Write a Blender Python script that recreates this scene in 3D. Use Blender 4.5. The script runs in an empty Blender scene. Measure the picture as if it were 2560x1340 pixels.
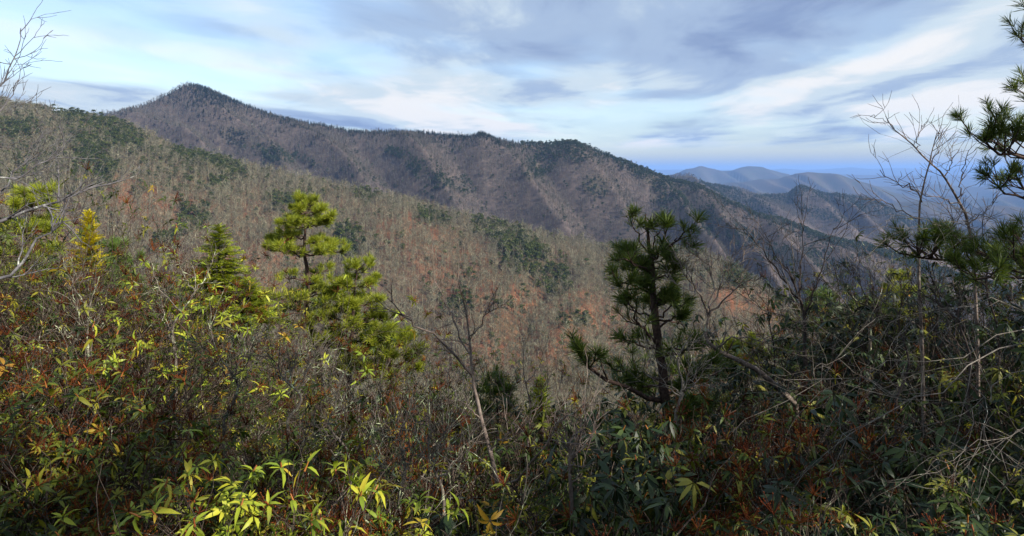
import bpy, math, random
import numpy as np
from mathutils import Vector, Matrix

# ------------------------------------------------------------------ camera, sky, sun, exposure
scene = bpy.context.scene
col = scene.collection
F = 1668.0          # focal length in pixels of a 2560 wide frame
HY = 425.0          # row of the true horizon in that frame

cam_d = bpy.data.cameras.new('camera')
cam_d.sensor_width = 36.0
cam_d.lens = F / 2560.0 * 36.0
cam_d.shift_y = -(670.0 - HY) / 2560.0
cam_d.clip_start = 0.05
cam_d.clip_end = 120000.0
cam = bpy.data.objects.new('camera', cam_d)
col.objects.link(cam)
cam.location = (0, 0, 0)
cam.rotation_euler = (math.radians(90), 0, 0)
scene.camera = cam

SUN_AZ = math.radians(126)     # clockwise from +Y (view direction)
SUN_EL = math.radians(36)
SUN = Vector((math.sin(SUN_AZ) * math.cos(SUN_EL), math.cos(SUN_AZ) * math.cos(SUN_EL), math.sin(SUN_EL)))

world = bpy.data.worlds.new('World')
scene.world = world
world.use_nodes = True
wt = world.node_tree
wt.nodes.clear()


def N(t, typ, **kw):
    n = t.nodes.new(typ)
    for k, v in kw.items():
        if k.startswith('i_'):
            n.inputs[k[2:].replace('_', ' ')].default_value = v
        else:
            setattr(n, k, v)
    return n


def math_node(t, op, a, b=None, c=None, clamp=False):
    n = t.nodes.new('ShaderNodeMath')
    n.operation = op
    n.use_clamp = clamp
    for i, v in enumerate((a, b, c)):
        if v is None:
            continue
        if isinstance(v, (int, float)):
            n.inputs[i].default_value = v
        else:
            t.links.new(v, n.inputs[i])
    return n.outputs[0]


def ramp(t, fac, stops, interp='LINEAR'):
    r = t.nodes.new('ShaderNodeValToRGB')
    r.color_ramp.interpolation = interp
    e = r.color_ramp.elements
    while len(e) < len(stops):
        e.new(0.5)
    for i, (p, c) in enumerate(stops):
        e[i].position = p
        if isinstance(c, (int, float)):
            c = (c, c, c)
        e[i].color = (c[0], c[1], c[2], 1.0)
    t.links.new(fac, r.inputs['Fac'])
    return r.outputs['Color']


def mixc(t, fac, a, b, mode='MIX'):
    m = t.nodes.new('ShaderNodeMix')
    m.data_type = 'RGBA'
    m.blend_type = mode
    for sock, v in ((m.inputs[0], fac), (m.inputs[6], a), (m.inputs[7], b)):
        if isinstance(v, (int, float)):
            sock.default_value = v
        elif isinstance(v, tuple):
            sock.default_value = (v[0], v[1], v[2], 1.0)
        else:
            t.links.new(v, sock)
    return m.outputs[2]


def build_world():
    t = wt
    L = t.links
    tc = t.nodes.new('ShaderNodeTexCoord')
    sep = t.nodes.new('ShaderNodeSeparateXYZ')
    L.new(tc.outputs['Generated'], sep.inputs[0])
    x, y, z = sep.outputs
    zz = math_node(t, 'ADD', math_node(t, 'MAXIMUM', z, 0.0), 0.045)
    px = math_node(t, 'DIVIDE', x, zz)
    py = math_node(t, 'DIVIDE', y, zz)

    def plane(ax, ay, sx, sy, off):
        # streaks run along (ax, ay) on the cloud deck: long scale sy along it, short sx across
        along = math_node(t, 'ADD', math_node(t, 'MULTIPLY', px, ax), math_node(t, 'MULTIPLY', py, ay))
        acro = math_node(t, 'SUBTRACT', math_node(t, 'MULTIPLY', px, ay), math_node(t, 'MULTIPLY', py, ax))
        c = t.nodes.new('ShaderNodeCombineXYZ')
        L.new(math_node(t, 'MULTIPLY', acro, sx), c.inputs[0])
        L.new(math_node(t, 'MULTIPLY', along, sy), c.inputs[1])
        c.inputs[2].default_value = off
        return c.outputs[0]

    def noise(vec, scale, detail, rough, dist=0.0):
        n = N(t, 'ShaderNodeTexNoise')
        n.inputs['Scale'].default_value = scale
        n.inputs['Detail'].default_value = detail
        n.inputs['Roughness'].default_value = rough
        n.inputs['Distortion'].default_value = dist
        L.new(vec, n.inputs['Vector'])
        return n.outputs['Fac']
    a1 = noise(plane(0.30, 0.95, 1.0, 0.60, SKY['off1'] + 4.0), 0.42, 4, 0.5, 0.2)
    a2 = noise(plane(0.18, 0.98, 1.0, 0.36, SKY['off2']), 0.52, 3, 0.5, 0.3)
    a3 = noise(plane(0.10, 0.99, 1.0, 0.55, SKY['off1']), 1.25, 8, 0.62, 0.5)
    a2 = math_node(t, 'ADD', math_node(t, 'MULTIPLY', a2, 0.70), math_node(t, 'MULTIPLY', a3, 0.30))
    cover = ramp(t, a1, [(0.36, 0.25), (0.52, 1.0)], 'EASE')
    hor = ramp(t, z, [(0.026, 0.0), (0.042, 1.0)], 'EASE')
    cover = math_node(t, 'MULTIPLY', cover, hor)
    shade = ramp(t, a2, [(0.36, (0.27, 0.37, 0.60)), (0.45, (0.43, 0.56, 0.77)), (0.52, (0.70, 0.82, 0.91)), (0.60, (1.0, 1.0, 1.0))], 'EASE')
    sky = N(t, 'ShaderNodeTexSky', sky_type='NISHITA', sun_disc=False)
    sky.sun_elevation = SUN_EL
    sky.sun_rotation = SUN_AZ
    sky.air_density = 1.0
    sky.dust_density = 1.3
    sky.ozone_density = 2.0
    b1 = N(t, 'ShaderNodeBackground')
    b1.inputs['Strength'].default_value = SKY['sky']
    L.new(sky.outputs[0], b1.inputs['Color'])
    b2 = N(t, 'ShaderNodeBackground')
    b2.inputs['Strength'].default_value = SKY['cloud']
    L.new(shade, b2.inputs['Color'])
    m = N(t, 'ShaderNodeMixShader')
    L.new(cover, m.inputs[0])
    L.new(b1.outputs[0], m.inputs[1])
    L.new(b2.outputs[0], m.inputs[2])
    out = N(t, 'ShaderNodeOutputWorld')
    L.new(m.outputs[0], out.inputs['Surface'])


SKY = dict(off1=14.8, off2=19.51, sky=0.115, cloud=0.48)
build_world()

sun_d = bpy.data.lights.new('sun', 'SUN')
sun_d.energy = 5.0
sun_d.angle = math.radians(0.6)
sun_d.color = (1.0, 0.93, 0.82)
sun = bpy.data.objects.new('sun', sun_d)
col.objects.link(sun)
sun.rotation_euler = SUN.to_track_quat('Z', 'Y').to_euler()
sun.location = (30, -10, 40)

scene.view_settings.view_transform = 'Standard'
scene.view_settings.look = 'None'
scene.view_settings.exposure = 1.0
scene.view_settings.gamma = 1.0
scene.view_settings.use_curve_mapping = False
scene.render.engine = 'CYCLES'
cy = scene.cycles
cy.max_bounces = 5
cy.diffuse_bounces = 1
cy.glossy_bounces = 1
cy.transmission_bounces = 2
cy.transparent_max_bounces = 4
cy.volume_bounces = 0
cy.caustics_reflective = False
cy.caustics_refractive = False
cy.sample_clamp_indirect = 4.0
cy.use_denoising = True
cy.denoising_prefilter = 'ACCURATE'
try:
    cy.denoising_input_passes = 'RGB_ALBEDO_NORMAL'
except Exception:
    pass

# ------------------------------------------------------------------ helpers
rng = np.random.default_rng(20240217)


def Pt(px, py, d):
    """world point seen at (px, py) of the 2560 frame from the overlook, at depth d metres"""
    return np.array([(px - 1280.0) / F * d, d, (HY - py) / F * d])


def pts3(lst, d=None):
    return [Pt(p[0], p[1], p[2] if len(p) > 2 else d) for p in lst]


def smooth(a, b, x):
    t = np.clip((x - a) / (b - a), 0, 1)
    return t * t * (3 - 2 * t)


def hash2(ix, iy, seed):
    n = (ix.astype(np.int64) * 374761393 + iy.astype(np.int64) * 668265263 + seed * 974634777) & 0x7fffffff
    n = ((n ^ (n >> 13)) * 1274126177) & 0x7fffffff
    n = n ^ (n >> 16)
    return (n & 0xffff) / 65535.0


def vnoise(x, y, seed=0):
    x = np.asarray(x, float); y = np.asarray(y, float)
    ix = np.floor(x); iy = np.floor(y)
    fx = x - ix; fy = y - iy
    fx = fx * fx * (3 - 2 * fx); fy = fy * fy * (3 - 2 * fy)
    a = hash2(ix, iy, seed); b = hash2(ix + 1, iy, seed)
    c = hash2(ix, iy + 1, seed); d = hash2(ix + 1, iy + 1, seed)
    return (a * (1 - fx) + b * fx) * (1 - fy) + (c * (1 - fx) + d * fx) * fy


def fbm(x, y, seed=0, oct=4):
    s = 0; a = 0.5; tot = 0
    for i in range(oct):
        s = s + a * vnoise(x * 2 ** i, y * 2 ** i, seed + i * 17)
        tot += a; a *= 0.5
    return s / tot - 0.5


class Geo:
    """collects vertices and faces for one mesh"""
    def __init__(self):
        self.V = []; self.T = []; self.Q = []; self.A = []; self.n = 0

    def add(self, V, T=None, Q=None, var=0.0):
        V = np.asarray(V, float)
        self.V.append(V)
        if T is not None and len(T):
            self.T.append(np.asarray(T, np.int64) + self.n)
        if Q is not None and len(Q):
            self.Q.append(np.asarray(Q, np.int64) + self.n)
        a = np.asarray(var, float)
        self.A.append(np.full(len(V), float(a)) if a.ndim == 0 else a)
        self.n += len(V)

    def tube(self, pts, radii, sides=5, var=0.0):
        P = np.asarray(pts, float)
        n = len(P)
        r = np.interp(np.linspace(0, 1, n), np.linspace(0, 1, len(radii)), radii)
        tan = np.gradient(P, axis=0)
        tan /= np.linalg.norm(tan, axis=1)[:, None] + 1e-12
        up = np.where(np.abs(tan[:, 2:3]) > 0.85, np.array([[1.0, 0, 0]]), np.array([[0, 0, 1.0]]))
        if np.abs(tan[:, 2]).mean() > 0.6:
            up = np.tile(np.array([[1.0, 0.05, 0]]), (n, 1))
        else:
            up = np.tile(np.array([[0.05, 0.1, 1.0]]), (n, 1))
        s = np.cross(tan, up); s /= np.linalg.norm(s, axis=1)[:, None] + 1e-9
        u = np.cross(s, tan)
        ang = np.arange(sides) * 2 * math.pi / sides
        ring = P[:, None, :] + r[:, None, None] * (np.cos(ang)[None, :, None] * s[:, None, :] + np.sin(ang)[None, :, None] * u[:, None, :])
        V = ring.reshape(-1, 3)
        i = np.arange(n - 1)[:, None] * sides
        j = np.arange(sides)[None, :]
        k = (j + 1) % sides
        Q = np.stack([i + j, i + k, i + sides + k, i + sides + j], -1).reshape(-1, 4)
        self.add(V, None, Q, var)

    def inst(self, tmpl, M, t, var=None):
        """copies of a template (V, T, Q) placed with matrices M (n,3,3) and offsets t (n,3)"""
        V, T, Q = tmpl
        n = len(M); k = len(V)
        if n == 0:
            return
        W = np.einsum('nij,kj->nki', M, V) + t[:, None, :]
        off = (np.arange(n) * k)[:, None, None]
        TT = (T[None] + off).reshape(-1, 3) if len(T) else None
        QQ = (Q[None] + off).reshape(-1, 4) if len(Q) else None
        if var is None:
            var = rng.random(n)
        self.add(W.reshape(-1, 3), TT, QQ, np.repeat(var, k))

    def arrays(self):
        V = np.concatenate(self.V) if self.V else np.zeros((0, 3))
        T = np.concatenate(self.T) if self.T else np.zeros((0, 3), np.int64)
        Q = np.concatenate(self.Q) if self.Q else np.zeros((0, 4), np.int64)
        return V, T, Q

    def mesh(self, name, mat, smooth_shade=False, origin=None):
        V, T, Q = self.arrays()
        if origin is not None:
            V = V - np.asarray(origin, float)
        me = bpy.data.meshes.new(name)
        me.vertices.add(len(V))
        me.vertices.foreach_set('co', V.astype(np.float32).ravel())
        nl = len(T) * 3 + len(Q) * 4
        me.loops.add(nl)
        me.loops.foreach_set('vertex_index', np.concatenate([T.ravel(), Q.ravel()]).astype(np.int32))
        me.polygons.add(len(T) + len(Q))
        starts = np.concatenate([np.arange(len(T)) * 3, len(T) * 3 + np.arange(len(Q)) * 4]).astype(np.int32)
        me.polygons.foreach_set('loop_start', starts)
        me.update(calc_edges=True)
        if smooth_shade:
            me.polygons.foreach_set('use_smooth', np.ones(len(me.polygons), bool))
        at = me.attributes.new('var', 'FLOAT', 'POINT')
        at.data.foreach_set('value', np.concatenate(self.A).astype(np.float32) if self.A else np.zeros(0, np.float32))
        if mat is not None:
            me.materials.append(mat)
        me.validate()
        return me


def obj(name, me, parent=None, loc=None, kind=None):
    o = bpy.data.objects.new(name, me)
    col.objects.link(o)
    if parent is not None:
        o.parent = parent
    if loc is not None:
        o.location = loc
    if kind:
        o['kind'] = kind
    return o


def tag(o, label, cat, group=None):
    o['label'] = label
    o['category'] = cat
    if group:
        o['group'] = group
    return o


def thing(name, label, cat, loc, group=None):
    o = bpy.data.objects.new(name, None)
    o.empty_display_size = 0.2
    col.objects.link(o)
    o.location = tuple(loc)
    return tag(o, label, cat, group)


# ------------------------------------------------------------------ materials
def new_mat(name):
    m = bpy.data.materials.new(name)
    m.use_nodes = True
    t = m.node_tree
    t.nodes.clear()
    out = t.nodes.new('ShaderNodeOutputMaterial')
    return m, t, out


def var_fac(t):
    a = t.nodes.new('ShaderNodeAttribute')
    a.attribute_name = 'var'
    oi = t.nodes.new('ShaderNodeObjectInfo')
    s = math_node(t, 'ADD', a.outputs['Fac'], oi.outputs['Random'])
    return math_node(t, 'FRACT', s)


def leaf_mat(name, stops, rough=0.45, trans=0.3, spec=0.4):
    m, t, out = new_mat(name)
    c = ramp(t, var_fac(t), stops)
    p = t.nodes.new('ShaderNodeBsdfPrincipled')
    t.links.new(c, p.inputs['Base Color'])
    p.inputs['Roughness'].default_value = rough
    p.inputs['Specular IOR Level'].default_value = spec
    tr = t.nodes.new('ShaderNodeBsdfTranslucent')
    t.links.new(mixc(t, 1.0, c, (1.0, 1.0, 0.45), 'MULTIPLY'), tr.inputs['Color'])
    mx = t.nodes.new('ShaderNodeMixShader')
    mx.inputs[0].default_value = trans
    t.links.new(p.outputs[0], mx.inputs[1])
    t.links.new(tr.outputs[0], mx.inputs[2])
    t.links.new(mx.outputs[0], out.inputs['Surface'])
    return m


def bark_mat(name, stops, scale=18.0, lichen=None, lichen_amt=0.5, use_var=False):
    m, t, out = new_mat(name)
    tc = t.nodes.new('ShaderNodeTexCoord')
    n = N(t, 'ShaderNodeTexNoise')
    n.inputs['Scale'].default_value = scale
    n.inputs['Detail'].default_value = 5
    n.inputs['Roughness'].default_value = 0.65
    t.links.new(tc.outputs['Object'], n.inputs['Vector'])
    c = ramp(t, n.outputs['Fac'], stops)
    if lichen:
        n2 = N(t, 'ShaderNodeTexNoise')
        n2.inputs['Scale'].default_value = scale * 0.55
        n2.inputs['Detail'].default_value = 6
        n2.inputs['Roughness'].default_value = 0.7
        t.links.new(tc.outputs['Object'], n2.inputs['Vector'])
        f = ramp(t, n2.outputs['Fac'], [(lichen_amt, 0.0), (lichen_amt + 0.07, 1.0)])
        c = mixc(t, f, c, lichen)
    if use_var:
        c = mixc(t, 1.0, c, ramp(t, var_fac(t), [(0.0, (0.5, 0.46, 0.42)), (0.35, (0.85, 0.80, 0.72)), (0.62, (1.05, 1.03, 0.95)), (0.87, (1.6, 1.6, 1.48)), (0.93, (1.2, 0.75, 0.55)), (1.0, (0.9, 0.58, 0.45))]), 'MULTIPLY')
    p = t.nodes.new('ShaderNodeBsdfPrincipled')
    t.links.new(c, p.inputs['Base Color'])
    p.inputs['Roughness'].default_value = 0.85
    p.inputs['Specular IOR Level'].default_value = 0.2
    b = t.nodes.new('ShaderNodeBump')
    b.inputs['Strength'].default_value = 0.5
    b.inputs['Distance'].default_value = 0.01
    t.links.new(n.outputs['Fac'], b.inputs['Height'])
    t.links.new(b.outputs[0], p.inputs['Normal'])
    t.links.new(p.outputs[0], out.inputs['Surface'])
    return m


M = {}
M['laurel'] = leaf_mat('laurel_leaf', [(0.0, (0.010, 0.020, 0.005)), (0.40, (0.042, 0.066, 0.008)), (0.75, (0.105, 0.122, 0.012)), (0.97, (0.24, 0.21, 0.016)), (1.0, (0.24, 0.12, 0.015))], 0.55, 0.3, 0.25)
M['laurel_painted_sun'] = leaf_mat('laurel_leaf_painted_sun', [(0.0, (0.14, 0.20, 0.018)), (0.5, (0.26, 0.31, 0.022)), (0.9, (0.38, 0.37, 0.028)), (1.0, (0.33, 0.20, 0.02))], 0.5, 0.3, 0.3)  # lighter copy of the laurel leaf, sunlight put into its colour
M['rhodo'] = leaf_mat('rhododendron_leaf', [(0.0, (0.006, 0.014, 0.004)), (0.6, (0.015, 0.032, 0.008)), (0.9, (0.045, 0.068, 0.012)), (1.0, (0.24, 0.22, 0.03))], 0.5, 0.2, 0.3)
M['seed'] = leaf_mat('seed_head', [(0.0, (0.035, 0.009, 0.004)), (0.6, (0.095, 0.022, 0.007)), (1.0, (0.17, 0.055, 0.012))], 0.8, 0.1, 0.1)
M['bud'] = leaf_mat('leaf_petiole', [(0.0, (0.25, 0.06, 0.02)), (1.0, (0.32, 0.13, 0.03))], 0.6, 0.1)
M['stem'] = bark_mat('shrub_bark', [(0.3, (0.016, 0.011, 0.009)), (0.5, (0.05, 0.036, 0.028)), (0.7, (0.12, 0.092, 0.072))], 25, (0.34, 0.38, 0.26), 0.60)
M['lichen_stem'] = bark_mat('lichen_bark', [(0.3, (0.04, 0.032, 0.027)), (0.5, (0.10, 0.083, 0.068)), (0.7, (0.20, 0.175, 0.14))], 20, (0.44, 0.50, 0.30), 0.55)
M['sapling'] = bark_mat('sapling_bark', [(0.3, (0.045, 0.035, 0.03)), (0.5, (0.13, 0.10, 0.085)), (0.7, (0.22, 0.185, 0.16))], 14, (0.34, 0.38, 0.28), 0.62)
M['dark_twig'] = bark_mat('dark_bark', [(0.3, (0.018, 0.014, 0.013)), (0.6, (0.06, 0.045, 0.04)), (0.8, (0.11, 0.09, 0.08))], 14, (0.26, 0.30, 0.24), 0.66)
M['grey_limb'] = bark_mat('grey_limb_bark', [(0.3, (0.035, 0.033, 0.036)), (0.5, (0.085, 0.08, 0.086)), (0.7, (0.17, 0.165, 0.17))], 14, (0.40, 0.42, 0.36), 0.62)
M['dead_twig'] = bark_mat('dead_twig', [(0.3, (0.05, 0.042, 0.035)), (0.5, (0.12, 0.105, 0.09)), (0.7, (0.24, 0.215, 0.185))], 20, (0.5, 0.52, 0.42), 0.62)
M['pine_bark'] = bark_mat('pine_bark', [(0.3, (0.018, 0.012, 0.010)), (0.5, (0.05, 0.031, 0.024)), (0.7, (0.10, 0.065, 0.05))], 22)
M['needle_painted_sun'] = leaf_mat('pine_needles_yellow_green', [(0.0, (0.11, 0.15, 0.015)), (0.5, (0.21, 0.25, 0.02)), (1.0, (0.32, 0.33, 0.026))], 0.5, 0.35, 0.3)  # yellow-green needles with sunlit brightness put into the colour
M['needle_green'] = leaf_mat('pine_needles_green', [(0.0, (0.04, 0.095, 0.02)), (0.5, (0.085, 0.14, 0.022)), (1.0, (0.15, 0.19, 0.028))], 0.45, 0.3, 0.4)
M['needle_dark'] = leaf_mat('pine_needles_dark', [(0.0, (0.03, 0.055, 0.011)), (0.5, (0.065, 0.10, 0.016)), (1.0, (0.12, 0.15, 0.024))], 0.45, 0.3, 0.3)
M['hemlock'] = leaf_mat('hemlock_needles', [(0.0, (0.08, 0.125, 0.014)), (0.6, (0.22, 0.27, 0.018)), (1.0, (0.42, 0.42, 0.024))], 0.5, 0.3, 0.3)
M['gold'] = leaf_mat('golden_foliage', [(0.0, (0.38, 0.32, 0.014)), (0.6, (0.60, 0.50, 0.018)), (1.0, (0.70, 0.60, 0.03))], 0.6, 0.4, 0.1)
M['hill_bare'] = bark_mat('hill_tree_bark', [(0.3, (0.062, 0.060, 0.042)), (0.5, (0.155, 0.150, 0.106)), (0.7, (0.34, 0.33, 0.25))], 0.6, None, 0.5, True)
M['hill_bare_far'] = bark_mat('far_tree_bark', [(0.3, (0.050, 0.048, 0.043)), (0.5, (0.096, 0.091, 0.081)), (0.7, (0.165, 0.157, 0.140))], 0.3, None, 0.5, True)
M['hill_pine'] = leaf_mat('hill_pine_needles', [(0.0, (0.022, 0.036, 0.010)), (0.6, (0.046, 0.060, 0.013)), (1.0, (0.085, 0.092, 0.02))], 0.6, 0.15, 0.1)
M['hill_pine_far'] = leaf_mat('far_pine_needles', [(0.0, (0.014, 0.025, 0.011)), (0.6, (0.026, 0.040, 0.014)), (1.0, (0.045, 0.056, 0.02))], 0.6, 0.1, 0.1)


def terrain_mat():
    m, t, out = new_mat('leaf_litter_hillside')
    geo = t.nodes.new('ShaderNodeNewGeometry')
    pos = geo.outputs['Position']

    def noise(scale, detail=5, rough=0.6):
        n = N(t, 'ShaderNodeTexNoise')
        n.inputs['Scale'].default_value = scale
        n.inputs['Detail'].default_value = detail
        n.inputs['Roughness'].default_value = rough
        t.links.new(pos, n.inputs['Vector'])
        return n.outputs['Fac']
    base = ramp(t, noise(0.09, 6, 0.7), [(0.3, (0.024, 0.021, 0.015)), (0.5, (0.048, 0.040, 0.029)), (0.7, (0.085, 0.068, 0.050))])
    rust = ramp(t, noise(0.35, 6, 0.8), [(0.3, (0.07, 0.031, 0.018)), (0.7, (0.25, 0.105, 0.055))])
    a = t.nodes.new('ShaderNodeAttribute')
    a.attribute_name = 'rust'
    rf = math_node(t, 'MULTIPLY', a.outputs['Fac'], ramp(t, noise(0.03, 5, 0.7), [(0.35, 0.25), (0.6, 1.0)]), clamp=True)
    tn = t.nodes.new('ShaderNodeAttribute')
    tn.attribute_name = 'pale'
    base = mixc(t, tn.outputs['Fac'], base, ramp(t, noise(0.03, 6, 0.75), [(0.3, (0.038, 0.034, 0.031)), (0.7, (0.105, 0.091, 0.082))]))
    c = mixc(t, rf, base, rust)
    g = t.nodes.new('ShaderNodeAttribute')
    g.attribute_name = 'green'
    fine = ramp(t, noise(0.012, 7, 0.75), [(0.40, 0.15), (0.6, 1.0)])
    gf = math_node(t, 'MULTIPLY', g.outputs['Fac'], fine, clamp=True)
    c = mixc(t, gf, c, (0.040, 0.046, 0.018))
    p = t.nodes.new('ShaderNodeBsdfDiffuse')
    t.links.new(c, p.inputs['Color'])
    t.links.new(p.outputs[0], out.inputs['Surface'])
    return m


def soil_mat():
    m, t, out = new_mat('forest_floor')
    tc = t.nodes.new('ShaderNodeTexCoord')
    n = N(t, 'ShaderNodeTexNoise')
    n.inputs['Scale'].default_value = 7
    n.inputs['Detail'].default_value = 8
    n.inputs['Roughness'].default_value = 0.7
    t.links.new(tc.outputs['Object'], n.inputs['Vector'])
    c = ramp(t, n.outputs['Fac'], [(0.3, (0.010, 0.007, 0.005)), (0.55, (0.028, 0.018, 0.012)), (0.75, (0.07, 0.042, 0.026))])
    p = t.nodes.new('ShaderNodeBsdfDiffuse')
    t.links.new(c, p.inputs['Color'])
    t.links.new(p.outputs[0], out.inputs['Surface'])
    return m


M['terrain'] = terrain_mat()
M['soil'] = soil_mat()

# ------------------------------------------------------------------ the terrain
PXS = np.arange(-700, 3300.1, 8.0)


def line(lst):
    a = np.array(lst, float)
    return np.interp(PXS, a[:, 0], a[:, 1]), (np.interp(PXS, a[:, 0], a[:, 2]) if a.shape[1] > 2 else None)


# crest lines: column, row, distance.  rows are those of the ground, tree tops stand above it
C1, D1 = line([(-700, 130, 960), (-300, 205, 930), (0, 262, 900), (150, 288, 880), (285, 308, 860), (350, 338, 850), (430, 374, 840), (540, 404, 830), (620, 424, 820), (700, 444, 810), (780, 460, 800), (900, 486, 790), (1000, 508, 780), (1100, 533, 770), (1200, 556, 760), (1300, 578, 750), (1400, 604, 740), (1500, 628, 740), (1600, 634, 730), (1700, 634, 700), (1780, 648, 680), (1850, 686, 660), (1920, 740, 640), (2000, 808, 610), (2100, 880, 560), (2200, 950, 520), (2400, 1040, 470), (3300, 1200, 440)])
C2, D2 = line([(-700, 330, 2500), (0, 318, 2600), (300, 283, 2700), (360, 266, 2760), (420, 236, 2790), (455, 217, 2800), (475, 213, 2800), (500, 217, 2790), (560, 243, 2750), (640, 276, 2700), (700, 297, 2660), (830, 319, 2600), (870, 330, 2560), (940, 332, 2520), (1010, 332, 2480), (1130, 339, 2430), (1175, 344, 2400), (1205, 336, 2400), (1240, 350, 2390), (1290, 360, 2380), (1350, 364, 2360), (1400, 360, 2330), (1430, 359, 2330), (1480, 375, 2330), (1560, 407, 2350), (1640, 437, 2400), (1700, 456, 2400), (1760, 482, 2350), (1850, 522, 2250), (1950, 560, 2150), (2050, 596, 2050), (2200, 645, 1900), (2560, 760, 1650), (3300, 850, 1500)])
C3, D3 = line([(-700, 460, 4200), (1500, 460, 4200), (1640, 452, 4300), (1690, 444, 4400), (1730, 448, 4300), (1760, 462, 4100), (1800, 468, 4000), (1830, 476, 3950), (1880, 490, 3900), (1930, 492, 3900), (1970, 488, 3950), (1985, 476, 4000), (2003, 468, 4000), (2025, 474, 4000), (2070, 486, 3950), (2120, 489, 3900), (2180, 502, 3850), (2230, 522, 3800), (2280, 545, 3750), (2400, 575, 3700), (2560, 600, 3700), (3300, 620, 3700)])
C4, D4 = line([(-700, 470, 6500), (1900, 478, 6500), (2100, 500, 6400), (2200, 512, 6300), (2290, 500, 6200), (2340, 508, 6200), (2420, 522, 6100), (2500, 512, 6100), (2560, 520, 6000), (3300, 520, 6000)])
C5, D5 = line([(-700, 455, 9500), (1500, 460, 9500), (1800, 462, 9600), (1880, 452, 9600), (1950, 446, 9500), (1990, 434, 9400), (2020, 430, 9300), (2060, 433, 9300), (2095, 435, 9200), (2130, 447, 9100), (2180, 462, 9000), (2230, 480, 8900), (2300, 500, 8900), (2380, 490, 9000), (2450, 497, 9000), (2560, 488, 9200), (3300, 480, 9500)])
C6, D6 = line([(-700, 432, 13500), (1500, 440, 13500), (1640, 440, 13500), (1690, 435, 13200), (1712, 424, 13000), (1735, 420, 13000), (1752, 414, 13000), (1775, 421, 13000), (1800, 427, 12900), (1825, 428, 12900), (1850, 419, 12800), (1872, 415, 12800), (1905, 419, 12800), (1940, 428, 12700), (1975, 438, 12600), (2050, 452, 12500), (2150, 462, 12500), (2250, 470, 12500), (2350, 462, 12500), (2450, 468, 12500), (3300, 460, 12500)])
C7, D7 = line([(-700, 440, 21000), (1500, 441, 21000), (1700, 438, 21000), (1950, 440, 21000), (2100, 436, 21000), (2250, 440, 21000), (2400, 438, 21000), (2560, 444, 21000), (3300, 440, 21000)])
C8, D8 = line([(-700, 424, 36000), (1600, 425, 36000), (1690, 424, 36000), (1920, 425, 36000), (1960, 421, 36000), (2010, 425, 36000), (2060, 423, 36000), (2130, 418, 36000), (2170, 422, 36000), (2250, 420, 36000), (2330, 424, 36000), (2400, 420, 36000), (2480, 425, 36000), (2560, 423, 36000), (3300, 422, 36000)])


C2 = C2 + np.where(PXS > 1620, 14, 4) * fbm(PXS / 70, PXS * 0, 3, 3)
C3 = C3 + 12 * fbm(PXS / 60, PXS * 0, 4, 3)
C4 = C4 + 10 * fbm(PXS / 60, PXS * 0, 5, 3)
C1 = C1 + 10 * fbm(PXS / 50, PXS * 0, 6, 3)


D1 = D1 * 1.3
D2 = D2 * 0.84
D3 = D3 * 0.9


def zrow(c, d):
    return (HY - c) / F * d


NC = len(PXS)
U = (PXS - 1280.0) / F
one = np.ones(NC)
knots = [(45 * one, -25.5 * one)]
V1D = np.interp(PXS, [-700, 300, 1300, 2000, 3300], [460, 470, 480, 450, 420])
knots.append((V1D, np.interp(PXS, [-700, 300, 1300, 1700, 2300, 3300], [-146, -156, -172, -168, -160, -164])))
knots.append((D1, zrow(C1, D1)))
zc1 = zrow(C1, D1); zc2 = zrow(C2, D2); zc3 = zrow(C3, D3)
v2d = 0.5 * (D1 + D2) * np.interp(PXS, [0, 1800, 2300], [0.80, 0.80, 0.85])
knots.append((v2d, np.minimum(zc1, zc2) - np.interp(PXS, [-700, 1400, 1900, 2300, 3300], [170, 150, 110, 90, 90])))
knots.append((D2, zc2))
v3d = D2 + (D3 - D2) * 0.5
knots.append((v3d, np.minimum(zc2, zc3) - np.interp(PXS, [0, 1700, 2000, 2300], [200, 120, 75, 60])))
knots.append((D3, zc3))
for (c, d), f, drop in (((C4, D4), 0.5, 170), ((C5, D5), 0.5, 160), ((C6, D6), 0.5, 260), ((C7, D7), 0.5, 150), ((C8, D8), 0.5, 120)):
    pd, pz = knots[-1]
    z = zrow(c, d)
    knots.append((pd + (d - pd) * f, np.minimum(pz, z) - drop))
    knots.append((d, z))
knots.append((60000 * one, -400 * one))
ROWS = [14, 130, 20, 150, 18, 70, 12, 30, 12, 36, 12, 36, 10, 16, 8, 16, 6]


def ridged(q, centres, sharp=1.0):
    """1 on the spur lines, 0 in the gullies between them"""
    c = np.array(centres, float)
    i = np.clip(np.searchsorted(c, q) - 1, 0, len(c) - 2)
    t = np.clip((q - c[i]) / (c[i + 1] - c[i]), 0, 1)
    return np.abs(2 * t - 1) ** sharp


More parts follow.
